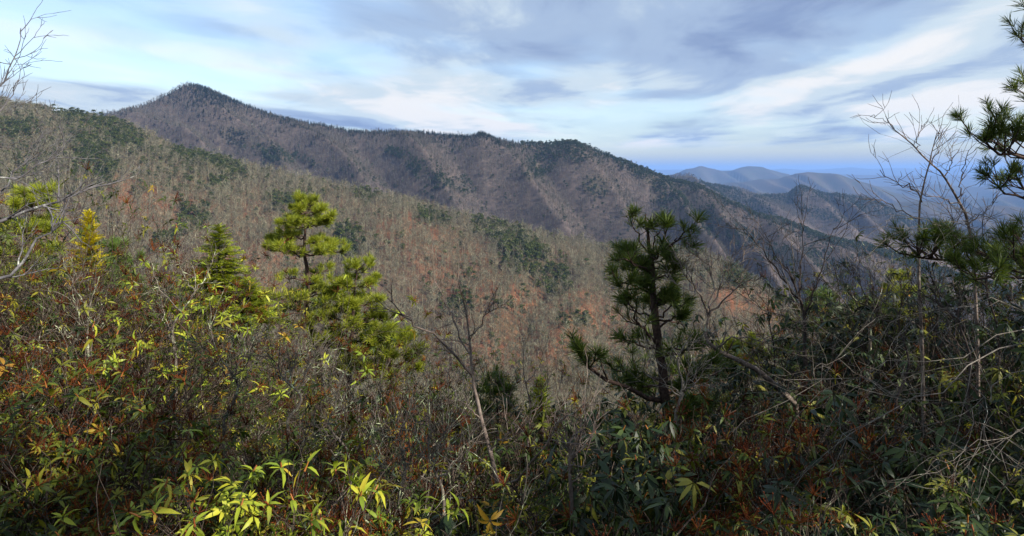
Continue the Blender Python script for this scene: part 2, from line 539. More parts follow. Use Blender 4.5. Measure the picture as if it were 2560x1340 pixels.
SP2 = [-800, -520, -300, -90, 90, 290, 500, 690, 930, 1190, 1405, 1600, 1730, 1900, 2080, 2290, 2500, 2760, 3000, 3400]
XX, YY, ZZ, SEG, TT = [], [], [], [], []
for s in range(len(ROWS)):
    (da, za), (db, zb) = knots[s], knots[s + 1]
    n = ROWS[s]
    for k in range(n):
        t = k / n
        rising = (s % 2 == 1)
        d = da + (db - da) * t
        te = 0.55 * t + 0.45 * t * t * (3 - 2 * t)
        z = za + (zb - za) * te
        x = U * d
        if s == 1:      # face of the front ridge: shallow gullies
            q = PXS + 210 * (1 - t)
            A = math.sin(math.pi * t) ** 0.8
            z = z + A * (14 * (ridged(q, np.arange(-1000, 4000, 260) + 60 * np.sin(np.arange(20)[: len(np.arange(-1000, 4000, 260))] * 2.3), 1.1) - 0.5))
            z = z + A * 26 * fbm(x / 170, d / 170, 5) + min(1, 4 * (1 - t)) * 7 * fbm(x / 45, d / 45, 9)
        elif s == 3:    # the long back ridge: strong spurs running down to the right
            q = PXS - 330 * (1 - t) ** 0.9 + 130 * fbm(x / 520, d / 520, 3)
            A = math.sin(math.pi * min(1, t * 1.02)) ** 0.7
            z = z + A * np.interp(PXS, [1600, 1900], [84, 62]) * (ridged(q, SP2, 1.05) - 0.5) + A * 60 * fbm(x / 400, d / 400, 21) + (1 - t) ** 0.3 * 12 * fbm(x / 90, d / 90, 4)
        elif s == 5:
            q = PXS - 190 * (1 - t) + 110 * fbm(x / 600, d / 600, 3)
            A = math.sin(math.pi * t) ** 0.7
            z = z + A * 70 * (ridged(q, np.arange(-900, 3700, 118) + 25 * np.sin(np.arange(39) * 1.9), 1.0) - 0.5) + A * 60 * fbm(x / 350, d / 350, 31)
        elif s > 6:
            A = math.sin(math.pi * t) ** 0.7 if rising else math.sin(math.pi * t)
            q = PXS - 120 * (1 - t)
            am = {9: 170, 11: 210, 13: 80, 15: 60}.get(s, 90)
            z = z + A * am * 0.6 * (ridged(q + 90 * fbm(x / 2500, d / 2500, 8), np.arange(-900, 3700, 62) + 22 * np.sin(np.arange(75) * 2.1), 1.0) - 0.5) + A * am * 1.2 * fbm(x / 1500, d / 1500, 41)
        XX.append(x); YY.append(d); ZZ.append(z); SEG.append(s); TT.append(t)
XX = np.array(XX); YY = np.array(YY); ZZ = np.array(ZZ)
SEG = np.array(SEG); TT = np.array(TT)
NR = len(XX)

# where evergreens stand: (column, row, half width, half height, tilt) of patches on the slopes
PATCH1 = [(230, 300, 90, 22, 0.2), (215, 375, 40, 45, 0.3), (300, 335, 60, 30, 0.3), (480, 375, 50, 26, 0.4), (560, 410, 60, 20, 0.4), (260, 420, 26, 40, 0), (540, 455, 38, 18, 0), (480, 540, 45, 34, 0), (920, 475, 36, 18, 0.2), (870, 600, 40, 40, 0), (1250, 575, 72, 30, 0.3), (1310, 640, 60, 55, 0.6), (1380, 700, 50, 40, 0.5), (1560, 610, 60, 14, 0), (1700, 612, 90, 20, 0.1), (1840, 690, 40, 30, 0.6), (40, 320, 60, 25, 0), (410, 600, 35, 22, 0), (700, 500, 40, 16, 0.2), (1080, 540, 50, 15, 0.3), (1150, 760, 30, 22, 0), (1440, 800, 45, 18, 0)]
PATCH2 = [(600, 345, 50, 26, 0.35), (680, 385, 55, 20, 0.5), (760, 400, 40, 10, 0.4), (1000, 385, 40, 13, 0.3), (1050, 425, 36, 20, 0.5), (1165, 465, 26, 22, 0.6), (1100, 455, 40, 18, 0.5), (1380, 390, 70, 34, -0.45), (1345, 425, 40, 20, -0.4), (1430, 385, 38, 26, 0.6), (1490, 465, 34, 26, 0.4), (1560, 405, 60, 12, 0.45), (1620, 440, 60, 18, 0.5), (1680, 470, 80, 24, 0.45), (1680, 500, 55, 34, 0.6), (1760, 540, 60, 36, 0.6), (1850, 590, 60, 26, 0.5), (1300, 357, 70, 6, 0), (1210, 338, 30, 8, 0.2), (2110, 580, 70, 26, 0.4), (2200, 600, 70, 26, 0.3), (1960, 640, 50, 24, 0.5), (2060, 650, 60, 20, 0.3)]
PATCH3 = [(1800, 470, 60, 12, 0.3), (1860, 500, 70, 14, 0.35), (1990, 480, 40, 14, -0.3), (2080, 492, 50, 16, 0.3), (1950, 500, 60, 10, 0.2), (2180, 520, 60, 16, 0.3), (2300, 560, 80, 16, 0.2), (1900, 530, 50, 16, 0.4), (2050, 535, 60, 14, 0.3)]


def patch_mask(px, py, patches):
    m = np.zeros_like(px)
    for (cx, cy_, w, h, a) in patches:
        ca, sa = math.cos(a), math.sin(a)
        dx = px - cx; dy = py - cy_
        e = ((dx * ca + dy * sa) / w) ** 2 + ((-dx * sa + dy * ca) / h) ** 2
        m = np.maximum(m, np.clip(1.5 - e, 0, 1))
    return m


RUST = [(430, 500, 90, 90, 0.2), (330, 480, 60, 60, 0), (650, 620, 90, 110, 0.1), (620, 700, 70, 80, 0), (1130, 640, 110, 70, 0.3), (1230, 740, 120, 80, 0.4), (1420, 780, 120, 70, 0.3), (1490, 830, 90, 60, 0), (1850, 730, 60, 60, 0.4), (1740, 645, 60, 18, 0), (1950, 760, 50, 50, 0.5), (1000, 560, 70, 40, 0.2), (1300, 850, 120, 60, 0), (100, 560, 80, 60, 0)]
PXG = XX / YY * F + 1280.0
PYG = HY - ZZ / YY * F
rust = np.where((SEG <= 2)[:, None], np.clip(patch_mask(PXG, PYG, RUST) * 0.8 + 0.34 + 0.8 * fbm(XX / 90, YY / 90, 77), 0, 1), 0.12)
green = np.zeros_like(XX)
for s_, pl in ((1, PATCH1), (3, PATCH2), (5, PATCH3)):
    r = SEG == s_
    green[r] = patch_mask(PXG[r], PYG[r], pl) * (0.6 if s_ == 1 else 0.4)
    if s_ == 1:
        green[r] = np.maximum(green[r], np.clip(0.16 + 0.45 * smooth(560, 380, PYG[r]) + 1.6 * fbm(XX[r] / 70, YY[r] / 70, 44), 0, 0.85))
far = SEG >= 6
green[far] = np.clip(0.6 + 1.6 * fbm(XX[far] / 900, YY[far] / 900, 55), 0, 0.9)
r5 = SEG == 5
green[r5] = np.maximum(green[r5], np.clip(0.1 + 1.5 * fbm(XX[r5] / 500, YY[r5] / 500, 56), 0, 0.7))


def terrain():
    idx = np.arange(NR * NC).reshape(NR, NC)
    Q = np.stack([idx[:-1, :-1], idx[:-1, 1:], idx[1:, 1:], idx[1:, :-1]], -1).reshape(-1, 4)
    g = Geo()
    g.add(np.stack([XX, YY, ZZ], -1).reshape(-1, 3), None, Q)
    me = g.mesh('terrain', M['terrain'], True)
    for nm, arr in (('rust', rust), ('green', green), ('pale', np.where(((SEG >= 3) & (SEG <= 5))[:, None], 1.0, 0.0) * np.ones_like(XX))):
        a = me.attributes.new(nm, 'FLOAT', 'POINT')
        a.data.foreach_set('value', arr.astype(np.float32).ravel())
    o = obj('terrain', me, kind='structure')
    o['label'] = 'forested mountain ridges and valleys falling away to far blue ranges'
    return o


terrain()


def near_h(x, y):
    x = np.asarray(x, float); y = np.asarray(y, float)
    d = np.maximum(y, 0)
    u = np.abs(x) / np.maximum(np.abs(y), 2.5)
    side = smooth(0.25, 0.75, u)
    sl = 0.40 - 0.10 * side
    h = -1.75 - sl * np.minimum(d, 12) - 0.60 * np.maximum(d - 12, 0) + 0.05 * np.maximum(-y, 0)
    return h + 0.35 * fbm(x / 1.7, y / 1.7, 91) + 0.04 * np.maximum(np.abs(x) - 12, 0) * (y < 15)


def ground():
    xs = np.linspace(-60, 60, 161); ys = np.concatenate([np.linspace(-25, 20, 120), np.linspace(20.6, 62, 40)])
    X, Y = np.meshgrid(xs, ys)
    Z = near_h(X, Y)
    n, m_ = X.shape
    idx = np.arange(n * m_).reshape(n, m_)
    Q = np.stack([idx[:-1, :-1], idx[:-1, 1:], idx[1:, 1:], idx[1:, :-1]], -1).reshape(-1, 4)
    g = Geo()
    g.add(np.stack([X, Y, Z], -1).reshape(-1, 3), None, Q)
    o = obj('ground', g.mesh('ground', M['soil'], True), kind='structure')
    o['label'] = 'dark leaf-strewn slope under the overlook thicket'


ground()

# ------------------------------------------------------------------ hillside trees
def rot_rand(r, n, tilt=None):
    """random rotation matrices"""
    a = r.random(n) * 2 * math.pi
    b = np.arccos(1 - 2 * r.random(n)) if tilt is None else r.normal(0, tilt, n)
    c = r.random(n) * 2 * math.pi
    ca, sa, cb, sb, cc, sc = np.cos(a), np.sin(a), np.cos(b), np.sin(b), np.cos(c), np.sin(c)
    o = np.zeros(n); i = np.ones(n)
    A = np.stack([ca, -sa, o, sa, ca, o, o, o, i], -1).reshape(n, 3, 3)
    B = np.stack([i, o, o, o, cb, -sb, o, sb, cb], -1).reshape(n, 3, 3)
    C = np.stack([cc, -sc, o, sc, cc, o, o, o, i], -1).reshape(n, 3, 3)
    return A @ B @ C


def spike(g, a, b, w, var=0.0):
    """a thin three-sided tapering twig from a to b"""
    g.tube([a, b], [w, w * 0.25], 3, var)


def bare_proto(r, fat=1.0):
    """trunk and crown of a leafless hardwood about 15 m tall"""
    tr, cr = Geo(), Geo()
    H = r.uniform(13.5, 17.5)
    lean = r.normal(0, 0.5, 2)
    P = [np.array([0, 0, -1.2])] + [np.array([lean[0] * t * t + r.normal(0, .1), lean[1] * t * t + r.normal(0, .1), H * t]) for t in (0.0, 0.3, 0.62, 0.95)]
    tr.tube(P, [0.22 * fat, 0.19 * fat, 0.16 * fat, 0.11 * fat, 0.04 * fat], 4, r.random() * .3)
    nl = int(r.integers(7, 10))
    for i in range(nl):
        t = r.uniform(0.38, 0.9)
        b = np.array([lean[0] * t * t, lean[1] * t * t, H * t])
        az = i * 2.4 + r.normal(0, .4)
        el = r.uniform(0.6, 1.15)
        Ln = H * r.uniform(0.2, 0.36) * (1.25 - 0.6 * t)
        dv = np.array([math.cos(az) * math.cos(el), math.sin(az) * math.cos(el), math.sin(el)])
        e = b + dv * Ln
        v = r.random() * .3
        cr.tube([b, e], [0.10 * fat, 0.04 * fat], 3, v)
        for k in range(9):
            s = r.uniform(0.25, 1.0)
            q = b + dv * Ln * s
            d2 = dv + r.normal(0, 0.55, 3); d2[2] = abs(d2[2]) * 0.8 + 0.15
            d2 /= np.linalg.norm(d2)
            spike(cr, q, q + d2 * Ln * r.uniform(0.35, 0.7), 0.055 * fat, v)
    for k in range(5):
        q = np.array([lean[0] * .8, lean[1] * .8, H * r.uniform(.8, .95)])
        d2 = r.normal(0, 0.4, 3); d2[2] = 1
        spike(cr, q, q + d2 / np.linalg.norm(d2) * H * .14, 0.055 * fat, r.random())
    return tr, cr


CARD = (np.array([[-.5, -.28, 0], [.5, -.22, .06], [.42, .3, 0], [-.38, .26, .08]]), np.array([[0, 1, 2], [0, 2, 3]]), np.zeros((0, 4), np.int64))


def pine_proto(r, kind=0):
    """trunk and crown of a hillside pine (0) or a narrow spruce (1)"""
    tr, cr = Geo(), Geo()
    H = r.uniform(11, 14)
    tr.tube([np.array([0, 0, -1.2]), np.array([r.normal(0, .3), r.normal(0, .3), H * .92])], [0.24, 0.05], 4)
    if kind == 0:
        for i in range(11):
            t = r.uniform(0.42, 1.0)
            rad = 2.9 * (1.12 - t) ** 0.6 + .3
            az = r.uniform(0, 6.3)
            c = np.array([math.cos(az) * rad * .62, math.sin(az) * rad * .62, H * t])
            n = 13
            pos = c + r.normal(0, 1, (n, 3)) * np.array([1.05, 1.05, 0.42])
            cr.inst(CARD, rot_rand(r, n) * r.uniform(0.9, 1.7, n)[:, None, None], pos, r.random(n) * .35 + r.random() * .6)
    else:
        for i in range(24):
            t = (i + .5) / 24
            rad = 2.1 * (1 - t) + .15
            n = 4
            az = r.random(n) * 6.3
            pos = np.stack([np.cos(az) * rad * .6, np.sin(az) * rad * .6, np.full(n, H * (0.12 + .88 * t))], -1)
            cr.inst(CARD, rot_rand(r, n, .5) * (rad * 1.1 + .25), pos, r.random(n))
    return tr, cr


def joined(a, b):
    g = Geo()
    for s in (a, b):
        V, T, Q = s.arrays()
        g.add(V, T, Q, np.concatenate(s.A))
    return g


rt = np.random.default_rng(5)
BARE = [bare_proto(rt) for _ in range(6)]
BARE_FAR = [bare_proto(rt, 1.35) for _ in range(5)]
PINE = [pine_proto(rt, 0) for _ in range(5)]
SPRUCE = [pine_proto(rt, 1) for _ in range(3)]


def scatter(rows_from, rows_to, n, pxmin, pxmax, seed):
    """n points spread evenly over the ground between two terrain rows"""
    r = np.random.default_rng(seed)
    c0 = int(np.searchsorted(PXS, pxmin)); c1 = int(np.searchsorted(PXS, pxmax))
    i = np.arange(rows_from, rows_to); j = np.arange(c0, c1)
    dx = (XX[i][:, j + 1] - XX[i][:, j]); dy = (YY[i + 1][:, j] - YY[i][:, j])
    w = (dx * np.abs(dy)).ravel(); w = w / w.sum()
    pick = r.choice(len(w), n, p=w)
    pi = i[pick // len(j)]; pj = j[pick % len(j)]
    fi = r.random(n); fj = r.random(n)

    def bil(A):
        return (A[pi, pj] * (1 - fj) + A[pi, pj + 1] * fj) * (1 - fi) + (A[pi + 1, pj] * (1 - fj) + A[pi + 1, pj + 1] * fj) * fi
    return np.stack([bil(XX), bil(YY), bil(ZZ)], -1), r


def gn_scatter(name, P, idx, scl, rot, protos, label, zs=None):
    """one object of countless trees: points carrying instances of the prototypes"""
    coll = bpy.data.collections.new(name + '_kinds')
    for k, me in enumerate(protos):
        coll.objects.link(bpy.data.objects.new('%s_kind_%02d' % (name, k), me))
    me = bpy.data.meshes.new(name)
    me.vertices.add(len(P))
    me.vertices.foreach_set('co', P.astype(np.float32).ravel())
    for nm, ty, arr in (('kind_index', 'INT', idx.astype(np.int32)), ('size', 'FLOAT', scl.astype(np.float32)), ('turn', 'FLOAT', rot.astype(np.float32))):
        a = me.attributes.new(nm, ty, 'POINT')
        a.data.foreach_set('value', arr)
    o = obj(name, me, kind='stuff')
    o['label'] = label
    o['category'] = 'forest'
    ng = bpy.data.node_groups.new(name, 'GeometryNodeTree')
    ng.interface.new_socket('Geometry', in_out='INPUT', socket_type='NodeSocketGeometry')
    ng.interface.new_socket('Geometry', in_out='OUTPUT', socket_type='NodeSocketGeometry')
    gi = ng.nodes.new('NodeGroupInput'); go = ng.nodes.new('NodeGroupOutput')
    iop = ng.nodes.new('GeometryNodeInstanceOnPoints')
    ci = ng.nodes.new('GeometryNodeCollectionInfo')
    ci.inputs['Collection'].default_value = coll
    ci.inputs['Separate Children'].default_value = True
    ci.inputs['Reset Children'].default_value = True

    def na(n, ty):
        x = ng.nodes.new('GeometryNodeInputNamedAttribute')
        x.data_type = ty
        x.inputs['Name'].default_value = n
        return x.outputs['Attribute']
    cx = ng.nodes.new('ShaderNodeCombineXYZ')
    lk = ng.links.new
    lk(na('turn', 'FLOAT'), cx.inputs['Z'])
    iop.inputs['Pick Instance'].default_value = True
    lk(gi.outputs[0], iop.inputs['Points'])
    lk(ci.outputs[0], iop.inputs['Instance'])
    lk(na('kind_index', 'INT'), iop.inputs['Instance Index'])
    lk(cx.outputs[0], iop.inputs['Rotation'])
    lk(na('size', 'FLOAT'), iop.inputs['Scale'])
    lk(iop.outputs[0], go.inputs[0])
    md = o.modifiers.new('scatter', 'NODES')
    md.node_group = ng
    return o


def hill_trees():
    row0 = lambda s: int(np.argmax(SEG == s))
    # ---- the front ridge
    P, r = scatter(row0(0) + 10, row0(2) + 6, 46000, -260, 2560, 11)
    px = P[:, 0] / P[:, 1] * F + 1280; py = HY - P[:, 2] / P[:, 1] * F
    g = patch_mask(px, py - 14, PATCH1)
    nz = fbm(P[:, 0] / 60, P[:, 1] / 60, 71)
    ever = r.random(len(P)) < np.clip(g * (0.75 + 1.2 * nz) + np.clip(nz - 0.12, 0, 1) * 1.3 + 0.025 + 0.17 * smooth(560, 380, py), 0, 0.85)
    size = np.clip(r.normal(0.80, 0.22, len(P)), 0.4, 1.4)
    size = np.where(ever, size * 0.95, size)
    big = size * 15 / P[:, 1]
    ever &= P[:, 1] > 500
    vis = (P[:, 1] > 450) & (px > 5) & (px < 1750) & (py > 230) & (py < 860)
    # trees that show largest stand as individuals
    order = np.argsort(-(big + 10 * vis))
    b_ind = [i for i in order if not ever[i]][:290]
    e_ind = [i for i in order if ever[i]][:110]
    bm = [(a.mesh('trunk', M['hill_bare']), b.mesh('crown', M['hill_bare'])) for a, b in BARE]
    pm = [(a.mesh('trunk', M['hill_bare']), b.mesh('crown', M['hill_pine'])) for a, b in PINE]
    for ids, ms, nm, lab, cat, grp in ((b_ind, bm, 'bare_tree', 'tall leafless grey hardwood on the lower slope of the front ridge', 'tree', 'leafless trees on the lower front ridge'), (e_ind, pm, 'hillside_pine', 'dark green pine among bare trees on the lower front ridge', 'pine tree', 'pines on the lower front ridge')):
        for i in ids:
            a, b = ms[int(r.integers(len(ms)))]
            t = thing(nm, lab, cat, P[i], grp)
            s = float(size[i])
            t.scale = (s, s, s)
            t.rotation_euler = (0, 0, float(r.uniform(0, 6.28)))
            obj('trunk', a, t); obj('crown', b, t)
    rest = np.ones(len(P), bool); rest[b_ind] = False; rest[e_ind] = False
    jb = [joined(a, b).mesh('bare_tree_kind', M['hill_bare']) for a, b in BARE]
    jp = [joined(a, b).mesh('pine_kind', M['hill_pine']) for a, b in PINE]
    idx = np.where(ever, len(jb) + r.integers(0, len(jp), len(P)), r.integers(0, len(jb), len(P)))
    gn_scatter('front_ridge_forest', P[rest], idx[rest], size[rest], r.random(rest.sum()) * 6.28, jb + jp, 'leafless winter forest with dark pine patches covering the front ridge')
    # ---- the long back ridge and its peak
    P, r = scatter(row0(3) + 30, row0(4) + 5, 74000, -150, 2640, 12)
    px = P[:, 0] / P[:, 1] * F + 1280; py = HY - P[:, 2] / P[:, 1] * F
    g = patch_mask(px, py - 4, PATCH2)
    nz = fbm(P[:, 0] / 130, P[:, 1] / 130, 72)
    crest_row = np.interp(px, PXS, C2)
    near_top = np.exp(-np.clip(py - crest_row, 0, 500) / 11.0) * (0.25 + 0.6 * (px > 480))
    peak = np.exp(-((px - 520) / 90) ** 2 - ((py - 245) / 34) ** 2) * 0.55
    nf = fbm(P[:, 0] / 45, P[:, 1] / 45, 79, 3)
    ever = r.random(len(P)) < np.clip(g * (0.5 + nz + 2.2 * nf) + np.clip(nz - 0.12, 0, 1) + near_top + peak + 0.03, 0, 0.85)
    spr = ever & (px < 1300) & (py < 370)
    size = np.clip(r.normal(0.74, 0.18, len(P)), 0.4, 1.3)
    size = np.where(ever, size * 1.15, size)
    jb = [joined(a, b).mesh('far_bare_tree_kind', M['hill_bare_far']) for a, b in BARE_FAR]
    jp = [joined(a, b).mesh('far_pine_kind', M['hill_pine_far']) for a, b in PINE]
    js = [joined(a, b).mesh('spruce_kind', M['hill_pine_far']) for a, b in SPRUCE]
    idx = np.where(spr, len(jb) + len(jp) + r.integers(0, len(js), len(P)), np.where(ever, len(jb) + r.integers(0, len(jp), len(P)), r.integers(0, len(jb), len(P))))
    gn_scatter('back_ridge_forest', P, idx, size, r.random(len(P)) * 6.28, jb + jp + js, 'purple-grey winter forest with evergreens on the long ridge below the pointed peak')
    # ---- spurs beyond
    P, r = scatter(row0(5) + 6, row0(6) + 3, 22000, 1500, 2640, 13)
    px = P[:, 0] / P[:, 1] * F + 1280; py = HY - P[:, 2] / P[:, 1] * F
    g = patch_mask(px, py - 3, PATCH3)
    nz = fbm(P[:, 0] / 250, P[:, 1] / 250, 73)
    ever = r.random(len(P)) < np.clip(g * 0.8 + np.clip(nz, 0, 1) * 1.2 + 0.02, 0, 0.85)
    size = np.clip(r.normal(1.15, 0.15, len(P)), 0.6, 1.6)
    idx = np.where(ever, len(jb) + r.integers(0, len(jp), len(P)), r.integers(0, len(jb), len(P)))
    gn_scatter('distant_spur_forest', P, idx, size, r.random(len(P)) * 6.28, jb + jp, 'bluish winter forest on the distant spurs right of the back ridge')


hill_trees()

# ------------------------------------------------------------------ foreground plants: growth helpers
def unit(v):
    v = np.asarray(v, float)
    return v / (np.linalg.norm(v) + 1e-12)


def curve(ctrl, n):
    """smooth polyline through control points"""
    C = np.asarray(ctrl, float)
    if len(C) < 3:
        return np.linspace(C[0], C[-1], n)
    P = np.vstack([2 * C[0] - C[1], C, 2 * C[-1] - C[-2]])
    out = []
    segs = len(C) - 1
    for s in np.linspace(0, segs - 1e-6, n):
        i = int(s); t = s - i
        p0, p1, p2, p3 = P[i], P[i + 1], P[i + 2], P[i + 3]
        out.append(0.5 * ((2 * p1) + (-p0 + p2) * t + (2 * p0 - 5 * p1 + 4 * p2 - p3) * t * t + (-p0 + 3 * p1 - 3 * p2 + p3) * t ** 3))
    return np.array(out)


def grow(g, p, d, L, r, depth, R, sp, tips=None):
    """one crooked branch and its side shoots"""
    n = 3 if depth <= 1 else 4
    pts = [np.asarray(p, float)]
    dv = unit(d)
    for i in range(n):
        dv = unit(dv + R.normal(0, sp['wig'], 3) + np.array([0, 0, sp['up']]))
        pts.append(pts[-1] + dv * L / n)
    r1 = max(r * sp.get('taper', 0.55), sp['rmin'] * 0.6)
    g.tube(pts, [r, r1], 3 if r < 0.006 else 5, R.random())
    if depth <= 0:
        if tips is not None:
            tips.append((pts[-1], dv))
        return
    nc = int(R.integers(sp['nc'][0], sp['nc'][1] + 1))
    for k in range(nc):
        t = 1.0 if k == 0 else R.uniform(sp.get('t0', 0.3), 0.97)
        f = t * n
        i = min(int(f), n - 1)
        q = pts[i] + (pts[i + 1] - pts[i]) * (f - i)
        base = unit(pts[i + 1] - pts[i])
        a = R.normal(0, 1, 3)
        side = unit(a - base * a.dot(base))
        ang = (sp['ang'] * 0.45 if k == 0 else sp['ang']) * R.uniform(0.65, 1.3)
        nd = base * math.cos(ang) + side * math.sin(ang)
        rr = r + (r1 - r) * t
        grow(g, q, nd, L * R.uniform(*sp['ratio']), max(rr * (0.85 if k == 0 else 0.62), sp['rmin']), depth - 1, R, sp, tips)


def leaf_template(w, arch, fold, lobed=0.0):
    xs = np.array([0.0, 0.3, 0.66, 1.0])
    hw = np.array([0.0, 0.5, 0.46, 0.0]) * w
    mid = np.stack([xs, 0 * xs, -arch * xs ** 2 + 0.25 * arch * xs], -1)
    Lf = np.stack([xs[1:3], hw[1:3], mid[1:3, 2] + fold * hw[1:3]], -1)
    Rt = np.stack([xs[1:3], -hw[1:3], mid[1:3, 2] + fold * hw[1:3]], -1)
    V = np.vstack([mid, Lf, Rt])
    T = np.array([[0, 1, 4], [2, 3, 5], [0, 6, 1], [2, 7, 3]])
    Q = np.array([[1, 2, 5, 4], [6, 7, 2, 1]])
    return V, T, Q


LEAF_LAUREL = [leaf_template(0.25, 0.55, 0.25), leaf_template(0.27, 0.85, 0.2), leaf_template(0.22, 0.35, 0.3), leaf_template(0.25, 1.1, 0.2)]
LEAF_RHODO = [leaf_template(0.25, 0.18, 0.1), leaf_template(0.22, 0.35, -0.1), leaf_template(0.27, 0.28, 0.15)]


def frame_from_z(z):
    z = unit(z)
    a = np.array([1.0, 0, 0]) if abs(z[0]) < 0.8 else np.array([0, 1.0, 0])
    x = unit(np.cross(a, z)); y = np.cross(z, x)
    return np.stack([x, y, z], 1)


def whorl_frames(R, kind):
    """matrices (3x3, leaf x axis pointing outward) of the leaves of one whorl, unit leaf length"""
    n = int(R.integers(7, 11)) if kind == 'rhodo' else int(R.integers(6, 10))
    out = []
    for i in range(n):
        az = i * 2.399 + R.normal(0, .4)
        if kind == 'rhodo':
            el = R.normal(-0.42, 0.28)
        else:
            el = R.normal(0.30, 0.42)
        ce, se = math.cos(el), math.sin(el)
        x = np.array([math.cos(az) * ce, math.sin(az) * ce, se])
        y = np.array([-math.sin(az), math.cos(az), 0.0])
        roll = R.normal(0, .3)
        z = np.cross(x, y)
        y2 = y * math.cos(roll) + z * math.sin(roll)
        z2 = np.cross(x, y2)
        s = R.uniform(0.5, 1.15)
        out.append(np.stack([x, y2, z2], 1) * s)
    return out


def whorl_templates(kind, n):
    R = np.random.default_rng(31 if kind == 'rhodo' else 32)
    res = []
    for k in range(n):
        g = Geo()
        for Mx in whorl_frames(R, kind):
            lt = (LEAF_RHODO if kind == 'rhodo' else LEAF_LAUREL)
            V, T, Q = lt[int(R.integers(len(lt)))]
            off = Mx[:, 0] * 0.08
            g.add(V @ Mx.T + off, T, Q)
        res.append(g.arrays())
    return res


WH_L = whorl_templates('laurel', 9)
WH_R = whorl_templates('rhodo', 6)


def seed_template(R):
    """a dry seed panicle: thin stalks with round capsules"""
    g = Geo()
    for i in range(13):
        d = unit(R.normal(0, 1, 3) * np.array([.75, .75, .4]) + np.array([0, 0, .8]))
        e = d * R.uniform(.5, 1.0)
        g.tube([np.zeros(3), e * .6, e], [.022, .016], 3)
        s = .055
        V = np.array([[1, 0, 0], [-1, 0, 0], [0, 1, 0], [0, -1, 0], [0, 0, 1], [0, 0, -1]]) * s + e
        T = np.array([[0, 2, 4], [2, 1, 4], [1, 3, 4], [3, 0, 4], [2, 0, 5], [1, 2, 5], [3, 1, 5], [0, 3, 5]])
        g.add(V, T, None)
    return g.arrays()


SEED = [seed_template(np.random.default_rng(60 + i)) for i in range(3)]


def align(tips, R, jitter=0.35, updir=0.5):
    Ms = []
    for p, d in tips:
        z = unit(unit(d) + np.array([0, 0, updir]) + R.normal(0, jitter, 3) * .6)
        a = R.uniform(0, 6.28)
        fr = frame_from_z(z)
        c, s = math.cos(a), math.sin(a)
        Ms.append(fr @ np.array([[c, -s, 0], [s, c, 0], [0, 0, 1]]))
    return np.array(Ms).reshape(-1, 3, 3)


def shrub_parts(seed, H, rad, kind, stems=6, depth=3, leaf=0.085, fill=1.0, red=0.4, lichen=False):
    """stems, whorl tips of one shrub standing at the origin"""
    R = np.random.default_rng(seed)
    g = Geo(); tips = []
    sp = dict(wig=0.22, up=0.06, ang=0.66, ratio=(0.5, 0.8), nc=(3, 4), rmin=0.003, t0=0.35)
    if lichen:
        sp = dict(wig=0.30, up=0.03, ang=0.75, ratio=(0.5, 0.85), nc=(2, 4), rmin=0.0032, t0=0.25)
    for i in range(stems):
        az = i * 2.4 + R.normal(0, .4)
        spread = R.uniform(.15, .75) * rad / H * 1.3
        d = unit([math.cos(az) * spread, math.sin(az) * spread, 1])
        p = np.array([math.cos(az) * .12, math.sin(az) * .12, -0.15])
        grow(g, p, d, H * R.uniform(.42, .58), R.uniform(.014, .026) * (1.25 if lichen else 1), depth, R, sp, tips)
    zs = np.array([q[0][2] for q in tips])
    k = H / np.percentile(zs, 98)
    for V in g.V:
        V *= np.array([1, 1, k])
    tips = [(p * np.array([1, 1, k]), dv) for p, dv in tips if p[2] * k < H * 1.06]
    return g, tips, R


def shrub_meshes(seed, H, rad, kind, **kw):
    """(stems, foliage, seed heads) meshes"""
    lichen = kind == 'lichen'
    red = kw.pop('red', .4); fill = kw.pop('fill', 1.0); leaf = kw.pop('leaf', .070)
    g, tips, R = shrub_parts(seed, H, rad, kind, lichen=lichen, **kw)
    # extra tips along the shell so that the crown closes
    keep = [t for t in tips if R.random() < fill]
    fol = Geo(); sd = Geo()
    nred = int(len(keep) * red)
    R.shuffle(keep)
    lt = keep if kind != 'lichen' else keep
    wt_ = WH_R if kind == 'rhodo' else WH_L
    A = align(lt, R, .4, .9 if kind == 'rhodo' else .5)
    k = R.integers(0, len(wt_), len(lt))
    for j, w in enumerate(wt_):
        m = k == j
        if m.any():
            s = leaf * R.uniform(.75, 1.25, m.sum())
            fol.inst(w, A[m] * s[:, None, None], np.array([t[0] for t, q in zip(lt, m) if q]), R.random(m.sum()))
    if nred:
        st = keep[:nred]
        A2 = align(st, R, .3, .8)
        k = R.integers(0, len(SEED), nred)
        for j, w in enumerate(SEED):
            m = k == j
            if m.any():
                s = R.uniform(.08, .13, m.sum())
                sd.inst(w, A2[m] * s[:, None, None], np.array([t[0] for t, q in zip(st, m) if q]), R.random(m.sum()))
    return g, fol, sd


SHRUBS = {}


def make_shrub_kinds():
    n = 0
    for kind, cnt, kw in (('red', 3, dict(red=.95, fill=.42, stems=6)), ('green', 4, dict(red=.06, fill=1.0, stems=6)), ('lichen', 4, dict(red=.06, fill=.06, stems=6)), ('rhodo', 3, dict(red=0, fill=.6, stems=5, leaf=.135)), ('brush', 3, dict(red=.25, fill=.3, stems=6))):
        for H, rad in ((1.5, .85), (3.1, 1.05)):
            lst = []
            for i in range(cnt):
                kd = {'red': 'laurel', 'green': 'laurel', 'brush': 'lichen'}.get(kind, kind)
                k2 = dict(kw)
                if H > 2:
                    k2['stems'] += 1
                g, f, s = shrub_meshes(400 + n, H, rad, kd, **k2)
                stem = M['lichen_stem'] if kind == 'lichen' else M['stem']
                lst.append((g.mesh('stems', stem, True), f.mesh('foliage', M['rhodo'] if kind == 'rhodo' else M['laurel']), s.mesh('seed_heads', M['seed']) if s.n else None))
                n += 1
            SHRUBS[(kind, H)] = (lst, rad)


make_shrub_kinds()

